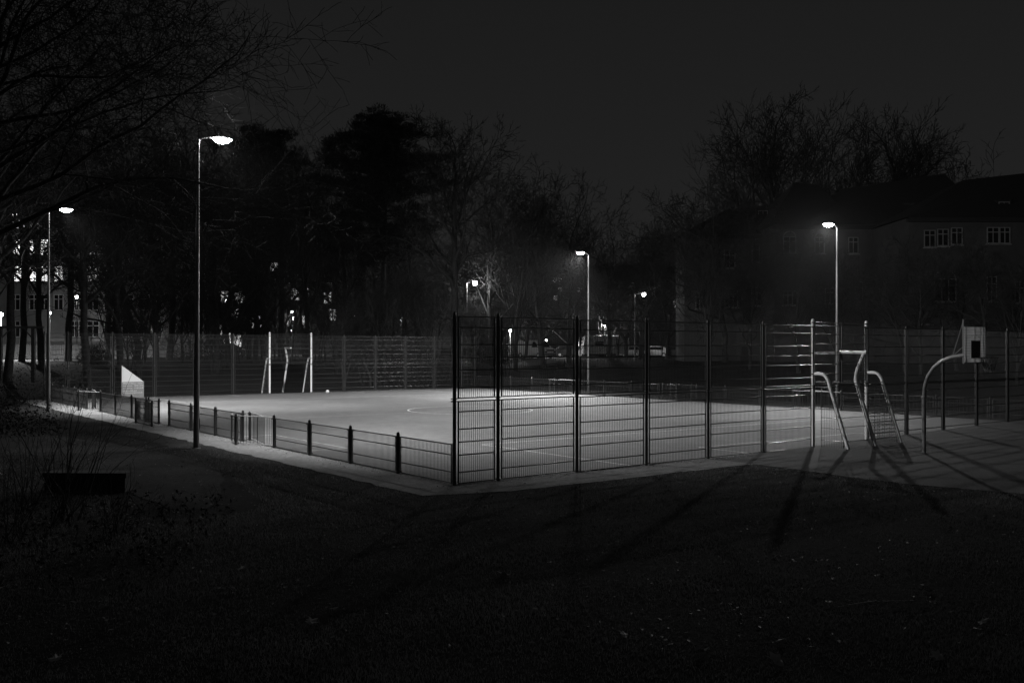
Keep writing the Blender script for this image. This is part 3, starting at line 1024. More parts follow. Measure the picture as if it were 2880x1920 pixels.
def pine():
    R = random.Random(3)
    H = 25.0
    t = empty('pine_tree', at(1075, 92))
    tr = []
    p = Vector((0, 0, -.2)); r = .34
    for i in range(12):
        q = p + Vector((R.gauss(0, .12), R.gauss(0, .12), H / 12.5)); rn = .34 * (1 - .75 * (i + 1) / 12)
        tr.append((tuple(p), tuple(q), r, rn)); p = q; r = rn
    LV, LF = [], []
    rng = np.random.default_rng(4)
    clumps = []
    for k in range(84):
        z = H * (.40 + .58 * (k / 84) ** .9)
        rad = 6.6 * (1 - ((z / H - .62) / .45) ** 2 * .75) if z / H > .42 else 5
        rad = max(1.8, rad) * R.uniform(.6, 1.2)
        a = k * 2.4 + R.uniform(-.4, .4)
        rise = R.uniform(-.05, .35)
        base = Vector((0, 0, z)); L = rad; prev = base; rr_ = .09
        for s in range(4):
            q = base + Vector((math.cos(a), math.sin(a), rise)) * (L * (s + 1) / 4) + Vector((R.gauss(0, .2), R.gauss(0, .2), R.gauss(0, .15)))
            tr.append((tuple(prev), tuple(q), rr_, rr_ * .7)); rr_ *= .7; prev = q
            if s >= 0:
                for c_ in range(3):
                    clumps.append((q + Vector((R.gauss(0, .55), R.gauss(0, .55), R.gauss(.15, .3))), R.uniform(.5, 1.05)))
    clumps.append((Vector((0, 0, H * .97)), 1.0)); clumps.append((Vector((.4, 0, H * 1.0)), .7))
    for c_, rad in clumps:
        m = 130
        d = rng.normal(size=(m, 3)); d /= np.linalg.norm(d, axis=1)[:, None]
        pos = np.array(c_) + d * (rng.random((m, 1)) ** .5) * rad * np.array([1, 1, .5])
        up = np.array([0, 0, .8]) + d * .7; up /= np.linalg.norm(up, axis=1)[:, None]
        sd = np.cross(up, rng.normal(size=(m, 3))); sd /= np.linalg.norm(sd, axis=1)[:, None]
        ln = rng.uniform(.14, .3, (m, 1)); wd = .035
        i0 = sum(len(x) for x in LV)
        v = np.stack([pos - sd * wd, pos + sd * wd, pos + up * ln], 1).reshape(-1, 3)
        LV.append(v); LF.append(np.arange(m * 3).reshape(-1, 3) + i0)
    link('trunk', seg_mesh('trunk', tr, 7), M_bark, t, smooth=True)
    cr = arr_mesh('crown', np.concatenate(LV), np.concatenate(LF)); link('crown', cr, M_needle, t)
    tag(t, 'big dark pine with a dense flat topped crown left of the middle', 'tree')
    s = (hz(322, 92) - t.location.z) / 25.6
    t.scale = (s * 1.12, s * 1.12, s)
    c = copy_tree(t); c.location = at(745, 124); c.rotation_euler = (0, 0, 2.0); s2 = (hz(352, 124) - c.location.z) / 25.6; c.scale = (s2 * .75, s2 * .75, s2)
    tag(c, 'dark evergreen crown just right of the near floodlight head', 'tree')
    return t


pine()


# near overhanging tree at the upper left: trunk just outside the frame, long drooping branches reach in
def overhang():
    t = empty('bare_tree', (-13.4, 23.0, gz(-13.4, 23.0)), 0)
    s = grow(47, H=16.5, r0=.22, trunk_frac=.50, limbs=24, spread=1.0, up=.14, subs=(13, 9, 5), lens=(.56, .42, .5, .5), rmin=.006, droop=.40, jit=.17, fine=2, bias=Vector((1.0, .1, .30)), thin=.72)
    link('trunk', seg_mesh('trunk', s[0], 8), M_bark, t, smooth=True)
    link('crown', seg_mesh('crown', s[1] + s[2], 3), M_twig, t)
    tag(t, 'near bare tree at the left edge whose long twigs hang across the upper left', 'tree')
    t2 = empty('bare_tree', (-22.5, 38.5, gz(-22.5, 38.5)), 1.2)
    s = grow(43, H=17.5, r0=.27, trunk_frac=.22, limbs=18, spread=.9, up=.2, subs=(9, 8, 5), lens=(.44, .5, .5, .5), rmin=.008, droop=.35, jit=.24)
    link('trunk', seg_mesh('trunk', s[0], 8), M_bark, t2, smooth=True)
    link('crown', seg_mesh('crown', s[1] + s[2], 3), M_twig, t2)
    tag(t2, 'bare tree with winding limbs behind the near overhanging one, left of the near floodlight', 'tree')


overhang()


# ------------------------------------------------------------------ shrubs
def leafy(name, c, rad, m_, mat_, label, seed, size=.09, stems=9):
    rng = np.random.default_rng(seed)
    t = empty(name, c)
    d = rng.normal(size=(m_, 3)); d /= np.linalg.norm(d, axis=1)[:, None]; d[:, 2] = np.abs(d[:, 2])
    wob = 1 + .25 * np.sin(d[:, :1] * 5 + seed) * np.cos(d[:, 1:2] * 4)
    pos = d * (rng.random((m_, 1)) ** .4) * np.array(rad) * wob
    u_ = rng.normal(size=(m_, 3)); u_ /= np.linalg.norm(u_, axis=1)[:, None]
    s_ = np.cross(u_, rng.normal(size=(m_, 3))); s_ /= np.linalg.norm(s_, axis=1)[:, None]
    k = rng.uniform(.6, 1.3, (m_, 1)) * size
    V = np.stack([pos - u_ * k, pos + s_ * k * .4, pos + u_ * k, pos - s_ * k * .4], 1).reshape(-1, 3)
    o = link('foliage', arr_mesh('foliage', V, np.arange(m_ * 4).reshape(-1, 4)), mat_, t)
    sg = []
    for i in range(stems):
        a = rng.uniform(0, 6.28); q = np.array([math.cos(a) * rad[0] * .5, math.sin(a) * rad[1] * .5, rad[2] * .75])
        sg.append(((0, 0, -.05), tuple(q), .02, .006))
    link('stem', seg_mesh('stem', sg, 4), M_twig, t)
    tag(t, label, 'shrub')


for i, (u, d, r_, lab) in enumerate((
        (1160, 76, (2.4, 2, 2.9), 'glossy evergreen shrub behind the far fence, right of the pine trunk'),
        (1110, 79, (1.6, 1.6, 2.2), 'smaller evergreen shrub beside the pine trunk'),
        (1230, 82, (2, 1.6, 2.4), 'evergreen shrub beside the tall middle tree'),
        (1390, 99, (2.6, 2, 1.9), 'dark shrub left of the white van'),
        (262, 76, (1.3, 1.0, 1.7), 'square dark hedge behind the far fence left of the notice board'),
        (590, 86, (3.2, 2.5, 2.2), 'low dark shrub behind the far fence right of the near floodlight pole'),
        (60, 52, (5.5, 3.5, 2.6), 'broad black bush beyond the end of the left fence'),
        (-20, 34, (2.2, 2.0, 1.5), 'dark bush at the left edge beside the gravel path'))):
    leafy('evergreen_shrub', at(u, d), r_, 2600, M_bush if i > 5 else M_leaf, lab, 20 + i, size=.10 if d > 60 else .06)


def bare_shrub(c, n, hgt, spread, label, seed, lean=0.0):
    R = random.Random(seed); t = empty('bare_shrub', c); sg = []; bud = MB()
    def br(p, d, L, r, lvl):
        k = 8 if lvl == 0 else 4
        for i in range(k):
            d = (d + Vector((R.gauss(0, .07), R.gauss(0, .07), R.gauss(0, .05) - .028 * (i / k) * (1 + lvl)))).normalized()
            q = p + d * (L / k); rn = max(.0025, r * (1 - .75 * (i + 1) / k)); sg.append((tuple(p), tuple(q), r * (1 - .75 * i / k), rn))
            if lvl < 2 and R.random() < (.45 if lvl == 0 else .35):
                s = Vector((R.gauss(0, 1), R.gauss(0, 1), R.gauss(.2, .5))).normalized()
                br(q, (d * .75 + s * .55).normalized(), L * R.uniform(.22, .4), rn * .6, lvl + 1)
            p = q
    for i in range(n):
        a = R.uniform(0, 6.28); s = R.uniform(.05, spread)
        br(Vector((R.gauss(0, .12), R.gauss(0, .12), -.03)), Vector((math.cos(a) * s + lean, math.sin(a) * s, 1)).normalized(), hgt * R.uniform(.55, 1.15), R.uniform(.007, .012), 0)
    o = link('stem', seg_mesh('stem', sg, 4), M_twig, t); o['kind'] = 'stuff'
    tag(t, label, 'shrub')


bare_shrub(at(190, 17.5), 20, 2.6, .55, 'spindly bare shrub with long arching stems in the left foreground', 1, .22)
bare_shrub(at(90, 19), 12, 2.3, .5, 'bare shrub at the left behind the dark stone bench', 2, .1)
bare_shrub(at(330, 16.2), 10, 1.1, .6, 'short dry shrub right of the arching one', 3, .1)
bare_shrub(at(40, 15.5), 12, 1.3, .7, 'low twiggy shrub at the bottom left edge', 4)

# dark stone bench
t = empty('stone_bench', at(252, 21.0), math.radians(-2))
mb = MB(); mb.box((0, 0, .37), (1.86, .5, .1)); mb.build('seat', M_stone, t)
mb = MB(); mb.box((0, 0, .155), (1.78, .44, .33)); mb.build('support', M_stone, t)
tag(t, 'low dark stone bench in the left foreground beside the path', 'bench')

# timber frame at the far left
t = empty('timber_frame', at(50, 58)); L_ = 1.9
for x in (-1.05, .95):
    mb = MB(); mb.box((x, 0, 1.45), (.2, .2, 3.3)); mb.build('post', M_wood, t)
mb = MB(); mb.box((-.05, 0, 3.13), (3.2, .16, .14)); mb.build('beam', M_wood, t)
for x, s in ((-1.05, 1), (.95, -1)):
    MB().tube([(x + s * .1, 0, 2.5), (x + s * .62, 0, 3.06)], .04, 6).build('brace', M_wood, t)
t.location = Vector((at(50, 58).x, 58, hz(920, 58) - 3.13))
tag(t, 'dark timber frame with cross beam and braces at the far left', 'frame')

# picket fence in front of the lit house wall
t = empty('picket_fence', at(20, 88)); bx = t.location.copy()
pk = MB().box((0, 0, .62), (.115, .03, 1.24)).mesh('picket'); pk.materials.append(M_dark)
zt = hz(968, 88) - bx.z
for i in range(64):
    o = link('picket', pk, None, t); o.location = (-3.2 + i * .163, 0, zt - 1.24)
    o.scale = (1, 1, 1)
for z in (zt - .18, zt - 1.05):
    mb = MB(); mb.box((1.95, .03, z), (10.4, .03, .07)); mb.build('rail', M_dark, t)
tag(t, 'dark picket fence standing out against the lamp lit house wall at the far left', 'fence')
# low pale retaining wall behind the pickets
t = empty('retaining_wall', at(60, 93)); mb = MB(); mb.box((3, 0, .1), (18, .3, hz(962, 93) * 2 - 2 * t.location.z)); mb.build('wall', M_facade, t)
tag(t, 'pale low wall behind the picket fence', 'wall')


# ------------------------------------------------------------------ buildings
def window(parent, x, z, w, h, y=-.02, lit=0, arched=False, bars=(1, 1), trim=True, fm=None):
    """window in the plane y of its building (front faces -y)"""
    f = MB(); q = .07
    f.box((x - w / 2, y, z), (q, .10, h)).box((x + w / 2, y, z), (q, .10, h))
    f.box((x, y, z - h / 2 + q / 2), (w - q, .10, q)).box((x, y, z + h / 2 - q / 2), (w - q, .10, q))
    for i in range(bars[0]):
        xx = x - w / 2 + w * (i + 1) / (bars[0] + 1); f.box((xx, y + .003, z), (.07, .08, h - 2 * q))
    for i in range(bars[1]):
        zz = z + h * .2 if bars[1] == 1 else z - h / 2 + h * (i + 1) / (bars[1] + 1); f.box((x, y + .006, zz), (w - q, .07, .08))
    if arched:
        pts = [(x + w / 2 * math.cos(a), y, z + h / 2 + w * .42 * math.sin(a)) for a in [math.pi * k / 8 for k in range(9)]]
        f.tube(pts, .05, 4)
    o = f.build('window', fm or M_wframe, parent)
    p = MB().quad((x - w / 2, y + .012, z - h / 2), (x + w / 2, y + .012, z - h / 2), (x + w / 2, y + .012, z + h / 2), (x - w / 2, y + .012, z + h / 2))
    p.build('pane', (M_lit3 if lit == 3 else M_lit if lit == 1 else M_lit2 if lit == 2 else M_glass), o)
    if trim:
        s = MB().box((x, y - .04, z - h / 2 - .07), (w + .25, .22, .09)); s.build('sill', M_facade, o)
    return o


# apartment block at the far left
D = 106.0
ppm = FPX / D
t = empty('apartment_block', at(150, D)); ox, oz = t.location.x, t.location.z
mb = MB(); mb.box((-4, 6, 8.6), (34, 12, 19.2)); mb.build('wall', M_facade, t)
mb = MB()
xa, xb = -21.5, 13.5
mb.poly([(xa, -.4, 18.2), (xb, -.4, 18.2), (xb, 3.5, 20.6), (xa, 3.5, 20.6)]); mb.poly([(xa, 3.5, 20.6), (xb, 3.5, 20.6), (xb, 12.4, 20.6), (xa, 12.4, 20.6)])
mb.poly([(xb, -.4, 18.2), (xb, 12.4, 18.2), (xb, 12.4, 20.6), (xb, 3.5, 20.6)])
mb.build('roof', M_roof, t)
rows = [925, 850, 770, 695, 622]
lit = {(0, 3): 3, (1, 3): 3, (2, 3): 3, (0, 2): 3, (1, 2): 3, (2, 2): 1, (0, 4): 3, (1, 4): 1, (3, 2): 1, (5, 3): 2, (5, 2): 2}
cols = [(50, 1.5), (96, 1.0), (125, .9), (165, 1.0), (216, 1.4), (262, 1.3), (310, 1.3), (360, 1.2), (405, 1.2), (440, 1.2)]
for j, v in enumerate(rows):
    for i, (u, w) in enumerate(cols):
        if j == 0 and i in (1, 2, 3): continue
        x = (u - 1440) / ppm - ox; z = hz(v, D) - oz
        window(t, x, z, w, 1.75 if j else 1.8, lit=lit.get((i, j), 0), bars=(1, 1) if w < 1.4 else (2, 1))
for j, v in enumerate((888, 812)):
    mb = MB(); mb.box((-4, -.06, hz(v, D) - oz), (34.2, .18, .16)); mb.build('cornice', M_facade, t)
tag(t, 'pale apartment block with lit upper windows at the far left behind the trees', 'building')

# second block along the street behind the centre left
D = 150.0; ppm = FPX / D
t = empty('street_house', at(690, D)); ox, oz = t.location.x, t.location.z
mb = MB(); mb.box((0, 6, 8), (34, 12, 18)); mb.build('wall', M_dplaster, t)
mb = MB(); mb.poly([(-17.5, -.5, 17), (17.5, -.5, 17), (15, 5.8, 21), (-15, 5.8, 21)]); mb.poly([(17.5, -.5, 17), (17.5, 12.5, 17), (15, 5.8, 21)]); mb.build('roof', M_roof, t)
litw = [(492, 862), (613, 831), (632, 835), (662, 840), (684, 838), (661, 884), (704, 905), (733, 905), (815, 900), (831, 828), (858, 826), (770, 745), (886, 780), (922, 838), (615, 925), (640, 950), (668, 958), (860, 905), (936, 885), (575, 832)]
for i, (u, v) in enumerate(litw):
    window(t, (u - 1440) / ppm - ox, hz(v, D) - oz, 1.2, 1.9, lit=3 if i in (0, 1, 7, 15) else 1, trim=False)
for u in range(430, 960, 38):
    for v in (780, 700):
        window(t, (u - 1440) / ppm - ox, hz(v, D) - oz, 1.2, 1.9, lit=0, trim=False)
tag(t, 'street house seen in fragments between the trees behind the far goal, some windows lit', 'building')
D = 165.0; ppm = FPX / D
t = empty('street_house', at(1640, D)); ox, oz = t.location.x, t.location.z
mb = MB(); mb.box((0, 6, 6), (36, 12, 12)); mb.build('wall', M_dplaster, t)
mb = MB(); mb.poly([(-18.5, -.5, 12), (18.5, -.5, 12), (16, 5.8, 16), (-16, 5.8, 16)]); mb.build('roof', M_roof, t)
for i, (u, v) in enumerate(((1561, 788), (1574, 786), (1562, 838), (1575, 813), (1900, 860), (1899, 850), (1630, 815))):
    window(t, (u - 1440) / ppm - ox, hz(v, D) - oz, .6, .8, lit=1 if i < 2 else 2, trim=False)
tag(t, 'dark house across the street behind the middle floodlight', 'building')


# the school on the right
def hip_roof(x0, x1, y0, y1, z0, z1, inset, name='roof'):
    mb = MB(); ym = (y0 + y1) / 2
    A, B, C_, D_ = (x0, y0, z0), (x1, y0, z0), (x1, y1, z0), (x0, y1, z0)
    R0, R1 = (x0 + inset, ym, z1), (x1 - inset, ym, z1)
    mb.poly([A, B, R1, R0]); mb.poly([B, C_, R1]); mb.poly([C_, D_, R0, R1]); mb.poly([D_, A, R0])
    return mb


D = 90.0; ppm = FPX / D
t = empty('school_building', at(2300, D)); ox, oz = t.location.x, t.location.z
U = lambda u, y=0: (u - 1440) / FPX * (D + y) - ox
Z = lambda v, y=0: hz(v, D + y) - oz
# left wing (recessed), middle wing, right wing (projecting)
parts_ = ((1925, 2178, 5.0, 5, 660, 560), (2178, 2560, 0.0, 20, 632, 512), (2556, 2990, -8.0, 22, 612, 480))
for (ua, ub, y0, dep, ve, vr) in parts_:
    xa, xb = U(ua, y0), U(ub, y0); ze = Z(ve, y0)
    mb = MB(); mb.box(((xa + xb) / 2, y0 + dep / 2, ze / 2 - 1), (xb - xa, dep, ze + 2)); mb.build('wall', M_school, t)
    mb = MB(); mb.box(((xa + xb) / 2, y0 - .25, ze - .25), (xb - xa + .4, .5, .3)); mb.build('eaves', M_roof, t)
    mb = MB(); mb.box(((xa + xb) / 2, y0 - .05, Z(762, y0)), (xb - xa + .1, .14, .22)); mb.build('string_course', M_school, t)
    mb = MB(); mb.box(((xa + xb) / 2, y0 - .06, Z(905, y0)), (xb - xa + .1, .2, .5)); mb.build('plinth', M_school, t)
def roof_mesh(ua, ub, ya, yb, ve, ridge):
    """eaves rectangle and a ridge given as two (column, depth, row) points"""
    ze = Z(ve, ya); mb = MB()
    A, B, C_, E_ = (U(ua, ya), ya, ze), (U(ub, ya), ya, ze), (U(ub, ya), yb, ze), (U(ua, ya), yb, ze)
    (r0, y0_, v0_), (r1, y1_, v1_) = ridge
    Ra, Rb = (U(r0, y0_), y0_, Z(v0_, y0_)), (U(r1, y1_), y1_, Z(v1_, y1_))
    if r0 == r1:
        for p, q in ((A, B), (B, C_), (C_, E_), (E_, A)): mb.poly([p, q, Ra])
    else:
        mb.poly([A, B, Rb, Ra]); mb.poly([B, C_, Rb]); mb.poly([C_, E_, Ra, Rb]); mb.poly([E_, A, Ra])
    mb.build('roof', M_roof, t)


roof_mesh(1915, 2190, 4.3, 11.6, 658, ((2040, 8, 590), (2150, 8, 578)))
roof_mesh(2165, 2420, -.7, 18, 630, ((2238, 8, 512), (2300, 8, 520)))
roof_mesh(2230, 2800, -.66, 20, 631, ((2372, 9.5, 531), (2657, 7, 488)))
roof_mesh(2548, 3010, -8.7, 15, 611, ((2712, 3, 506), (3000, 3, 474)))
wins = [  # u, v, width px, height px, y, arched, bars
    (1968, 845, 22, 46, 5, 0, (1, 1)), (2056, 838, 36, 52, 5, 0, (2, 1)), (2136, 834, 44, 52, 5, 0, (2, 1)),
    (2052, 728, 30, 50, 5, 0, (1, 1)), (2136, 712, 40, 50, 5, 1, (1, 1)),
    (2222, 838, 38, 40, 0, 0, (2, 1)), (2334, 832, 26, 44, 0, 0, (1, 1)), (2416, 820, 20, 56, 0, 0, (0, 1)), (2492, 820, 26, 56, 0, 0, (1, 1)), (2544, 822, 22, 56, 0, 0, (1, 1)),
    (2221, 688, 34, 46, 0, 1, (1, 1)), (2305, 690, 26, 46, 0, 1, (1, 1)), (2400, 690, 26, 46, 0, 0, (1, 1)), (2476, 680, 24, 44, 0, 0, (1, 1)), (2503, 680, 24, 44, 0, 0, (1, 1)), (2539, 679, 24, 44, 0, 0, (1, 1)),
    (2615, 671, 30, 48, -8, 0, (1, 1)), (2652, 668, 30, 48, -8, 0, (1, 1)), (2691, 664, 30, 48, -8, 0, (1, 1)), (2793, 662, 32, 46, -8, 0, (1, 1)), (2826, 662, 28, 46, -8, 0, (1, 1)),
    (2658, 816, 60, 64, -8, 1, (2, 1)), (2789, 812, 26, 70, -8, 0, (1, 1)), (2868, 822, 26, 60, -8, 0, (1, 1)), (2605, 900, 30, 20, -8, 0, (1, 0)), (2720, 905, 30, 20, -8, 0, (1, 0))]
for u, v, w, h, y, ar, bars in wins:
    k = (D + y) / FPX
    window(t, U(u, y), Z(v, y), w * k, h * k, y=y - .03, arched=bool(ar), bars=bars, fm=M_schoolframe)
for u, v, y in ((2145, 607, 7), (2481, 597, 2.4), (2555, 591, 2.4), (2822, 585, -5.6)):
    xx, zz = U(u, y), Z(v, y)
    mb = MB(); mb.box((xx, y + .8, zz), (1.25, 1.9, 1.4)); d_ = mb.build('dormer', M_roof, t)
    f = MB(); f.box((xx - .45, y - .18, zz), (.07, .05, 1.0)).box((xx + .45, y - .18, zz), (.07, .05, 1.0)).box((xx, y - .18, zz - .5), (.97, .05, .07)).box((xx, y - .18, zz + .5), (.97, .05, .07)).box((xx, y - .177, zz), (.05, .04, .94))
    f.build('window', M_schoolframe, d_)
tag(t, 'long unlit school building with white framed windows and hipped roofs at the right', 'building')


# ------------------------------------------------------------------ street and park lamps
def park_lamp(u, v, d, label, power, arm=0.0, r=.13, name='park_lamp', down=False):
    x = (u - 1440) / FPX * d; z = hz(v, d); px = x - arm
    g = gz(px, d); t = empty(name, (px, d, g)); H = z - g
    MB().tube([(0, 0, -.1), (0, 0, H + (.05 if arm else -.1))], [.06, .035], 8).build('pole', M_pole, t, smooth=True)
    if arm:
        MB().tube([(0, 0, H + .03), (arm, 0, H + .16)], .022, 6).build('arm', M_pole, t)
        mb = MB(); mb.box((arm, 0, H + .18), (.5, .24, .07)); mb.build('lantern', M_pole, t)
    else:
        MB().lathe([(.02, .16), (.14, .12), (.15, .10), (.02, .10)], c=(0, 0, H), n=10).build('hood', M_pole, t)
    MB().lathe([(max(.0005, r * math.sin(a * math.pi / 8)), -r * math.cos(a * math.pi / 8)) for a in range(9)], c=(arm, -.02 if not arm else 0, H), n=12).build('globe', M_globe, t, smooth=True)
    li = bpy.data.lights.new('park_light', 'SPOT' if down else 'POINT'); li.energy = power
    if down: li.spot_size = math.radians(165); li.spot_blend = .6
    li.energy = power; li.shadow_soft_size = .12
    lo = bpy.data.objects.new('lamp', li); COL.objects.link(lo); lo.parent = t; lo.location = (arm, -.3, H - .12)
    tag(t, label, 'street lamp', 'lamps along the street and paths behind the pitch')
    return t


park_lamp(3, 884, 82, 'bright street lamp at the left edge lighting the house wall', 15000, r=.17, down=True)
park_lamp(140, 880, 98, 'street lamp hidden behind the far floodlight pole, lighting the house front', 3500, down=True)
park_lamp(216, 835, 92, 'small street lamp in the branches right of the far floodlight', 120)
park_lamp(300, 915, 100, 'street lamp hidden by the trees left of the near floodlight pole', 300, r=.06)
park_lamp(636, 845, 134, 'upper of two lamps among the trees right of the near floodlight pole', 500)
park_lamp(618, 881, 132, 'lower lamp among the trees right of the near floodlight pole', 300, r=.09)
park_lamp(821, 877, 124, 'upper of two close lamps above the far goal', 400, r=.17)
park_lamp(824, 894, 120, 'lower of two close lamps above the far goal', 400, r=.17)
park_lamp(997, 890, 128, 'small lamp between the far goal and the pine trunk', 100, r=.08)
park_lamp(1129, 898, 118, 'small lamp in the shrubs right of the pine trunk', 150, r=.08)
park_lamp(1336, 797, 95, 'park lamp on a thin pole lighting twigs right of the fence corner post', 900, arm=.8, r=.2)
park_lamp(1811, 828, 101, 'park lamp left of the school floodlight', 60, arm=.95, r=.2)
park_lamp(1435, 929, 118, 'low bright lamp left above the white van', 1500, r=.17)
park_lamp(1536, 957, 122, 'low lamp right behind the white van', 500, r=.12)
park_lamp(1700, 915, 116, 'lamp above the white trailer', 1000, r=.07)
park_lamp(1960, 930, 118, 'lamp behind the parked cars right of the trailer', 90, r=.05)
park_lamp(820, 930, 138, 'street lamp behind the far goal', 500, r=.05)


# ------------------------------------------------------------------ vehicles on the street
def car(kind, loc, rz, label, mpaint, lights=False):
    t = empty({'van': 'parked_van', 'trailer': 'parked_trailer'}.get(kind, 'parked_car'), loc, rz)
    W2 = .86
    if kind == 'van':
        prof = [(-2.6, .35), (-2.62, 1.1), (-2.5, 2.0), (-2.3, 2.08), (.9, 2.08), (1.15, 1.95), (1.75, 1.22), (2.5, 1.02), (2.62, .7), (2.6, .35)]
        glass = [(.5, 1.25), (.5, 1.88), (1.0, 1.88), (1.55, 1.25)]; W2 = .95
        ws = ((1.17, 1.9), (1.72, 1.26))
    elif kind == 'trailer':
        prof = [(-3.0, .5), (-3.05, 1.4), (-2.85, 2.6), (-2.6, 2.72), (2.4, 2.72), (2.75, 2.4), (2.9, 1.5), (2.6, .5)]
        glass = [(-1.6, 1.4), (-1.6, 2.0), (-.5, 2.0), (-.5, 1.4)]; W2 = 1.1; ws = None
    else:
        prof = [(-2.0, .3), (-2.08, .85), (-1.75, .98), (-1.2, 1.42), (.35, 1.45), (1.05, .95), (1.9, .82), (2.08, .6), (2.05, .3)]
        glass = [(-1.3, .98), (-1.05, 1.36), (.3, 1.38), (.85, .98)]; ws = ((.42, 1.43), (1.02, .98))
    bm = bmesh.new(); rows_ = []
    zs = max(z for _, z in prof)
    for y, s in ((-W2, 1), (-W2 * .96, 1), (W2 * .96, 1), (W2, 1)):
        ring = []
        for x, z in prof:
            k = 1 - .16 * max(0, (z - zs * .55) / (zs * .45)) if kind != 'trailer' else 1
            edge = .985 if abs(y) == W2 else 1.0
            ring.append(bm.verts.new((x * edge, y * k, .3 + (z - .3) * edge)))
        rows_.append(ring)
    n = len(prof)
    for a, b_ in zip(rows_[:-1], rows_[1:]):
        for i in range(n):
            bm.faces.new((a[i], a[(i + 1) % n], b_[(i + 1) % n], b_[i]))
    bm.faces.new(list(reversed(rows_[0]))); bm.faces.new(rows_[-1])
    bmesh.ops.recalc_face_normals(bm, faces=bm.faces)
    me = bpy.data.meshes.new('body'); bm.to_mesh(me); bm.free()
    link('body', me, mpaint, t)
    for s in (-1, 1):
        k = lambda z: (1 - .16 * max(0, (z - zs * .55) / (zs * .45)) if kind != 'trailer' else 1) * W2 + .008
        MB().poly([(x, s * k(z), z) for x, z in glass]).build('side_window', M_glass, t)
        for x in ((-1.55, 1.6) if kind == 'van' else (-1.28, 1.3) if kind == 'car' else (0.0,)):
            w = MB().tube([(x, s * (W2 - .16), .32), (x, s * (W2 + .015), .32)], .32, 16); wo = w.build('wheel', M_dark, t)
            MB().tube([(x, s * (W2 + .012), .32), (x, s * (W2 + .024), .32)], .18, 10).build('rim', M_galv, wo)
        if kind != 'trailer':
            MB().box((prof[-2][0] - .03, s * W2 * .7, .72), (.08, .34, .15)).build('headlight', M_globe if lights else M_glass, t)
            MB().box((prof[1][0] + .03, s * W2 * .75, .85), (.08, .2, .15)).build('tail_light', M_glass, t)
    if ws:
        (xa, za), (xb, zb) = ws
        MB().quad((xa + .02, -W2 * .74, za + .012), (xa + .02, W2 * .74, za + .012), (xb + .02, W2 * .82, zb + .012), (xb + .02, -W2 * .82, zb + .012)).build('windscreen', M_glass, t)
    if kind == 'van':
        MB().box((2.615, 0, .92), (.03, 1.1, .14)).build('grille', M_dark, t)
        MB().box((2.63, 0, .48), (.06, 1.7, .12)).build('bumper', M_dark, t)
    tag(t, label, {'van': 'van', 'trailer': 'trailer'}.get(kind, 'car'))
    return t


M_white = mat('white_car_paint', .72, .35, coat=.4)
M_silver = mat('silver_car_paint', .35, .3, metal=.5, coat=.4)
M_black = mat('dark_car_paint', .03, .3, coat=.5)
car('van', at(1505, 110), math.radians(-50), 'white van parked behind the pitch, seen through the front fence', M_white)
car('trailer', at(1700, 116), math.radians(15), 'white boxy trailer parked right of the middle floodlight pole', M_white)
car('car', at(1838, 120), math.radians(170), 'white hatchback left of the dark sloping car', M_white)
car('car', at(1895, 121), math.radians(-10), 'dark car with gleaming roof line right of the white hatchback', M_black)
car('car', at(1600, 122), math.radians(5), 'dark car half hidden behind the middle fence post', M_black)
car('car', at(1780, 122), math.radians(8), 'silver car between the trailer and the white hatchback', M_silver)
car('car', at(520, 118), math.radians(-60), 'car with its headlights on left of the near floodlight pole', M_silver, lights=True)
car('car', at(590, 120), math.radians(0), 'silver car right of the near floodlight pole', M_silver)
car('car', at(650, 121), math.radians(0), 'dark car left of the far goal', M_black)


# ------------------------------------------------------------------ lawn: blades, litter and single leaves
def on_hard(x, y):
    e, n = en(x, y)
    if e > -1.45 and n > -1.0 and e < 31: return True
    if 0 < e < 8.8 and n > -1.55: return True
    if e >= 8.7 and n > -1.3: return True
    if e >= 8.7 + max(0, (-n - 6.2) * .27) and n > -13: return True
    return False


def near_path(x, y):
    for (ax, ay), (bx_, by_) in zip(ctr[:-1], ctr[1:]):
        vx, vy = bx_ - ax, by_ - ay; L2 = vx * vx + vy * vy
        s = max(0, min(1, ((x - ax) * vx + (y - ay) * vy) / L2))
        if math.hypot(x - ax - s * vx, y - ay - s * vy) < (1.4 if s > 0 or (ax, ay) != ctr[0] else .4): return True
    return False


def scatter(rng, y0, y1, dens):
    out = []
    y = y0
    area = 0
    n = int(dens * (y1 - y0) * (y0 + y1) / 2 * 1.12)
    ys = rng.uniform(y0, y1, n); xs = (rng.uniform(-.56, .56, n)) * ys
    return [(a, b) for a, b in zip(xs, ys) if not on_hard(a, b)]


rng = np.random.default_rng(9)
pts = []; hs = []
for (a, b, dn, h) in ((8.3, 11, 2200, 1.0), (11, 14, 1500, 1.05), (14, 18, 900, 1.15), (18, 23, 460, 1.3), (23, 30, 200, 1.45)):
    q = [p for p in scatter(rng, a, b, dn) if not near_path(*p)]
    pts += q; hs += [h] * len(q)
pts = np.array(pts); hs = np.array(hs)
N = len(pts)
patch = (np.sin(pts[:, 0] * 1.3 + 2 * np.sin(pts[:, 1] * .7)) * np.cos(pts[:, 1] * 1.1 + pts[:, 0] * .4) + 1) / 2
keep = rng.random(N) < .35 + .65 * patch
pts, hs, patch = pts[keep], hs[keep], patch[keep]; N = len(pts)
zz = -0.0036 * (pts[:, 0] - X0) - 0.002 * (pts[:, 1] - Y0)
a = rng.uniform(0, 6.28, N); ln = np.where(rng.random(N) < .08, 1.8, 1.0) * rng.uniform(.02, .056, N) * (.6 + .6 * patch) * hs ** .5; wd = rng.uniform(.0025, .005, N) * hs ** 1.5
bend = rng.uniform(.2, 1.1, N); ba = rng.uniform(0, 6.28, N)
b0 = np.stack([pts[:, 0], pts[:, 1], zz - .004], 1)
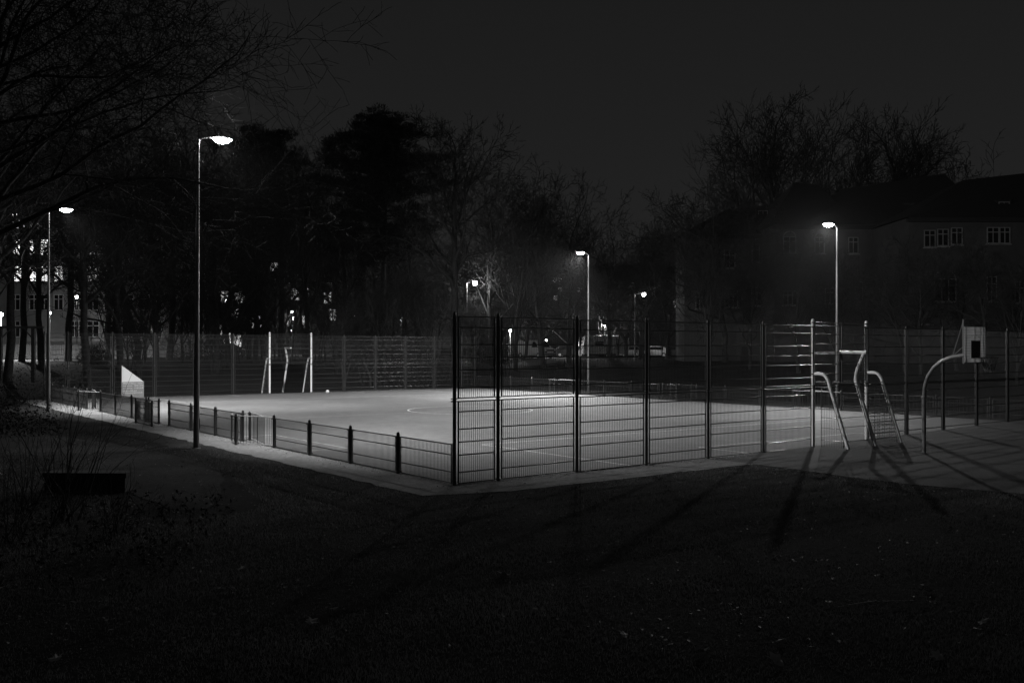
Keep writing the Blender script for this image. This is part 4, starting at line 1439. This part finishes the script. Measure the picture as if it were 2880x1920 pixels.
sd = np.stack([np.cos(a), np.sin(a), a * 0], 1) * wd[:, None]
bd = np.stack([np.cos(ba), np.sin(ba), ba * 0], 1)
m1 = b0 + bd * (ln * bend * .25)[:, None] + np.array([0, 0, 1]) * (ln * .6)[:, None]
tp = b0 + bd * (ln * bend * .9)[:, None] + np.array([0, 0, 1]) * (ln * (1 - .25 * bend))[:, None]
V = np.stack([b0 - sd, b0 + sd, m1 + sd * .7, m1 - sd * .7, tp], 1).reshape(-1, 3)
i = np.arange(N)[:, None] * 5
F = np.concatenate([np.hstack([i, i + 1, i + 2]), np.hstack([i, i + 2, i + 3]), np.hstack([i + 3, i + 2, i + 4])])
tag(link('grass', arr_mesh('grass', V, F), M_blade), 'short uneven winter grass of the dark foreground lawn', 'grass', kind='stuff')


def litter(name, pts, size, m, seed, label, lift=.015):
    rng = np.random.default_rng(seed)
    pts = np.array(pts); N = len(pts)
    z = np.array([gz(x, y) for x, y in pts]) + lift
    c = np.stack([pts[:, 0], pts[:, 1], z], 1)
    a = rng.uniform(0, 6.28, N); s = rng.uniform(.5, 1.3, N)[:, None] * size
    u_ = np.stack([np.cos(a), np.sin(a), rng.uniform(-.25, .25, N)], 1); w_ = np.stack([-np.sin(a), np.cos(a), rng.uniform(-.35, .35, N)], 1)
    cu = np.stack([a * 0, a * 0, rng.uniform(.1, .5, N)], 1)
    V = np.stack([c - u_ * s, c - w_ * s * .55 + cu * s, c + u_ * s, c + w_ * s * .55 + cu * s, c + u_ * s * .1], 1).reshape(-1, 3)
    i = np.arange(N)[:, None] * 5
    F = np.concatenate([np.hstack([i, i + 1, i + 4]), np.hstack([i + 1, i + 2, i + 4]), np.hstack([i + 2, i + 3, i + 4]), np.hstack([i + 3, i, i + 4])])
    tag(link(name, arr_mesh(name, V, F), m), label, 'leaves', kind='stuff')


L1 = []
for _ in range(5200):
    y = rng.uniform(10, 36); x = rng.uniform(-.55, .55) * y
    if not on_hard(x, y): L1.append((x, y))
litter('leaf_litter', L1, .032, M_litter, 1, 'small dead leaves strewn over the lawn')
L2 = []
for _ in range(900):
    n = rng.uniform(0, 42); e = -rng.exponential(.25) - .05
    q = P(e, n); L2.append((q.x, q.y))
for _ in range(500):
    e = rng.uniform(-1, 12); n = -rng.exponential(.18) - .03
    q = P(e, n); L2.append((q.x, q.y))
for _ in range(700):
    e = rng.uniform(0, 30.5); n = 42 - rng.exponential(.4) - .05; q = P(e, n); L2.append((q.x, q.y))
litter('leaf_drift', L2, .03, mat('pale_leaf', .34, .6, var=.5, scale=3), 2, 'pale leaves and grit drifted against the fence feet', lift=.026)
L3 = []
for _ in range(2600):
    x = rng.uniform(-11, -4.6); y = rng.uniform(12, 20)
    if (x + 4.6) < -(y - 12) * .1: L3.append((x, y))


def maple_me():
    pts = []
    lobes = [(0, 1.0), (28, .52), (52, .86), (82, .45), (112, .62), (146, .34), (180, .30)]
    ring = lobes + [(360 - a_, r_) for a_, r_ in reversed(lobes[1:-1])]
    v = [(0, 0, .02)]
    for a_, r_ in ring:
        w = math.radians(a_ + 90); v.append((math.cos(w) * r_ * .11, math.sin(w) * r_ * .11, .035 * r_ * abs(math.cos(w * 1.5)) + .004))
    n = len(ring)
    me = bpy.data.meshes.new('fallen_leaf'); me.from_pydata(v, [], [(0, 1 + i, 1 + (i + 1) % n) for i in range(n)]); me.update(); me.materials.append(M_dead)
    return me


mm = maple_me(); RL = random.Random(8)
LEAF = [((1418, 1627), 1.3, 'pale curled leaf alone on the lawn below the fence corner'),
        ((2186, 1871), 1.35, 'large upright leaf at the bottom edge right of the centre'),
        ((1975, 1846), .9, 'leaf left of the large one at the bottom edge'),
        ((2329, 1700), .7, 'small leaf just left of the fallen stick'),
        ((2618, 1668), .8, 'leaf on the right lawn above the fallen stick'),
        ((2639, 1854), 1.0, 'broad leaf near the bottom right corner'),
        ((2200, 1811), .8, 'small leaf above the large one at the bottom edge'),
        ((294, 1648), 1.2, 'pale pointed leaf on the left lawn'),
        ((684, 1609), .8, 'thin standing leaf on the lawn below the stone bench'),
        ((934, 1728), .9, 'faint leaf left of the lower centre'),
        ((872, 1767), 1.1, 'flat leaf just below another one, left of the lower centre'),
        ((161, 1875), 1.0, 'leaf at the bottom left corner'),
        ((1755, 1800), .9, 'leaf right of the lower centre on bare lawn'),
        ((2760, 1760), .9, 'leaf at the lower right edge of the lawn')]
for (u, v), s, lab in LEAF:
    d = CAMH * FPX / (v - 970 + .0) ; p = at(u, d, .03)
    o = link('fallen_leaf', mm, None); o.location = p; o.scale = (s, s, s * 1.5); o.rotation_euler = (RL.uniform(-.5, .5), RL.uniform(-.5, .5), RL.uniform(0, 6.28))
    tag(o, lab, 'leaf', 'large single leaves on the lawn')
a_, b__ = at(2355, 11.65, .04), at(2590, 11.9, .05)
tag(MB().tube([a_, a_.lerp(b__, .4) + Vector((0, .02, .03)), b__], [.005, .008, .004], 6).build('fallen_stick', mat('pale_stick', .22, .7), None, True), 'thin pale stick lying on the lawn at the lower right', 'stick')

# dry ground cover on the left foreground bank
rng = np.random.default_rng(31); sg = []; LV = []
for x, y in L3[:900]:
    h = rng.uniform(.06, .42) * (1 if rng.random() < .3 else .5); g = gz(x, y); p0 = np.array([x, y, g - .01]); q = p0 + [rng.normal(0, .08), rng.normal(0, .08), h]
    sg.append((tuple(p0), tuple(q), .004, .002))
    for _ in range(3):
        c = p0 + (q - p0) * rng.uniform(.3, 1) + rng.normal(0, .02, 3); s = rng.uniform(.015, .045); w = rng.normal(size=3); w /= np.linalg.norm(w); k = np.cross(w, rng.normal(size=3)); k /= np.linalg.norm(k)
        LV.append([c - w * s, c + k * s * .5, c + w * s, c - k * s * .5])
tag(link('ground_cover', seg_mesh('ground_cover', sg, 3), M_twig), 'dry weed stalks on the left foreground bank', 'weeds', kind='stuff')
LV = np.array(LV).reshape(-1, 3)
tag(link('weed_leaves', arr_mesh('weed_leaves', LV, np.arange(len(LV)).reshape(-1, 4)), mat('weed_leaf', .035, .9, spec=.1)), 'small leaves of the ground cover in the left foreground', 'weeds', kind='stuff')

# ------------------------------------------------------------------ haze
if HAZE > 0:
    mb = MB(); mb.box((0, 140, 17), (500, 330, 44))
    hm = bpy.data.materials.new('haze'); hm.use_nodes = True
    ht = hm.node_tree; ht.nodes.clear()
    ho = ht.nodes.new('ShaderNodeOutputMaterial'); pv = ht.nodes.new('ShaderNodeVolumePrincipled')
    pv.inputs['Color'].default_value = (.9, .9, .9, 1); pv.inputs['Density'].default_value = HAZE; pv.inputs['Anisotropy'].default_value = .8
    ht.links.new(pv.outputs[0], ho.inputs['Volume'])
    o = mb.build('haze', hm); tag(o, 'thin night mist over the whole park', kind='stuff')

if False: print('TRIS', sum(sum(len(p.vertices) - 2 for p in m.polygons) for m in bpy.data.meshes), len(bpy.data.objects))
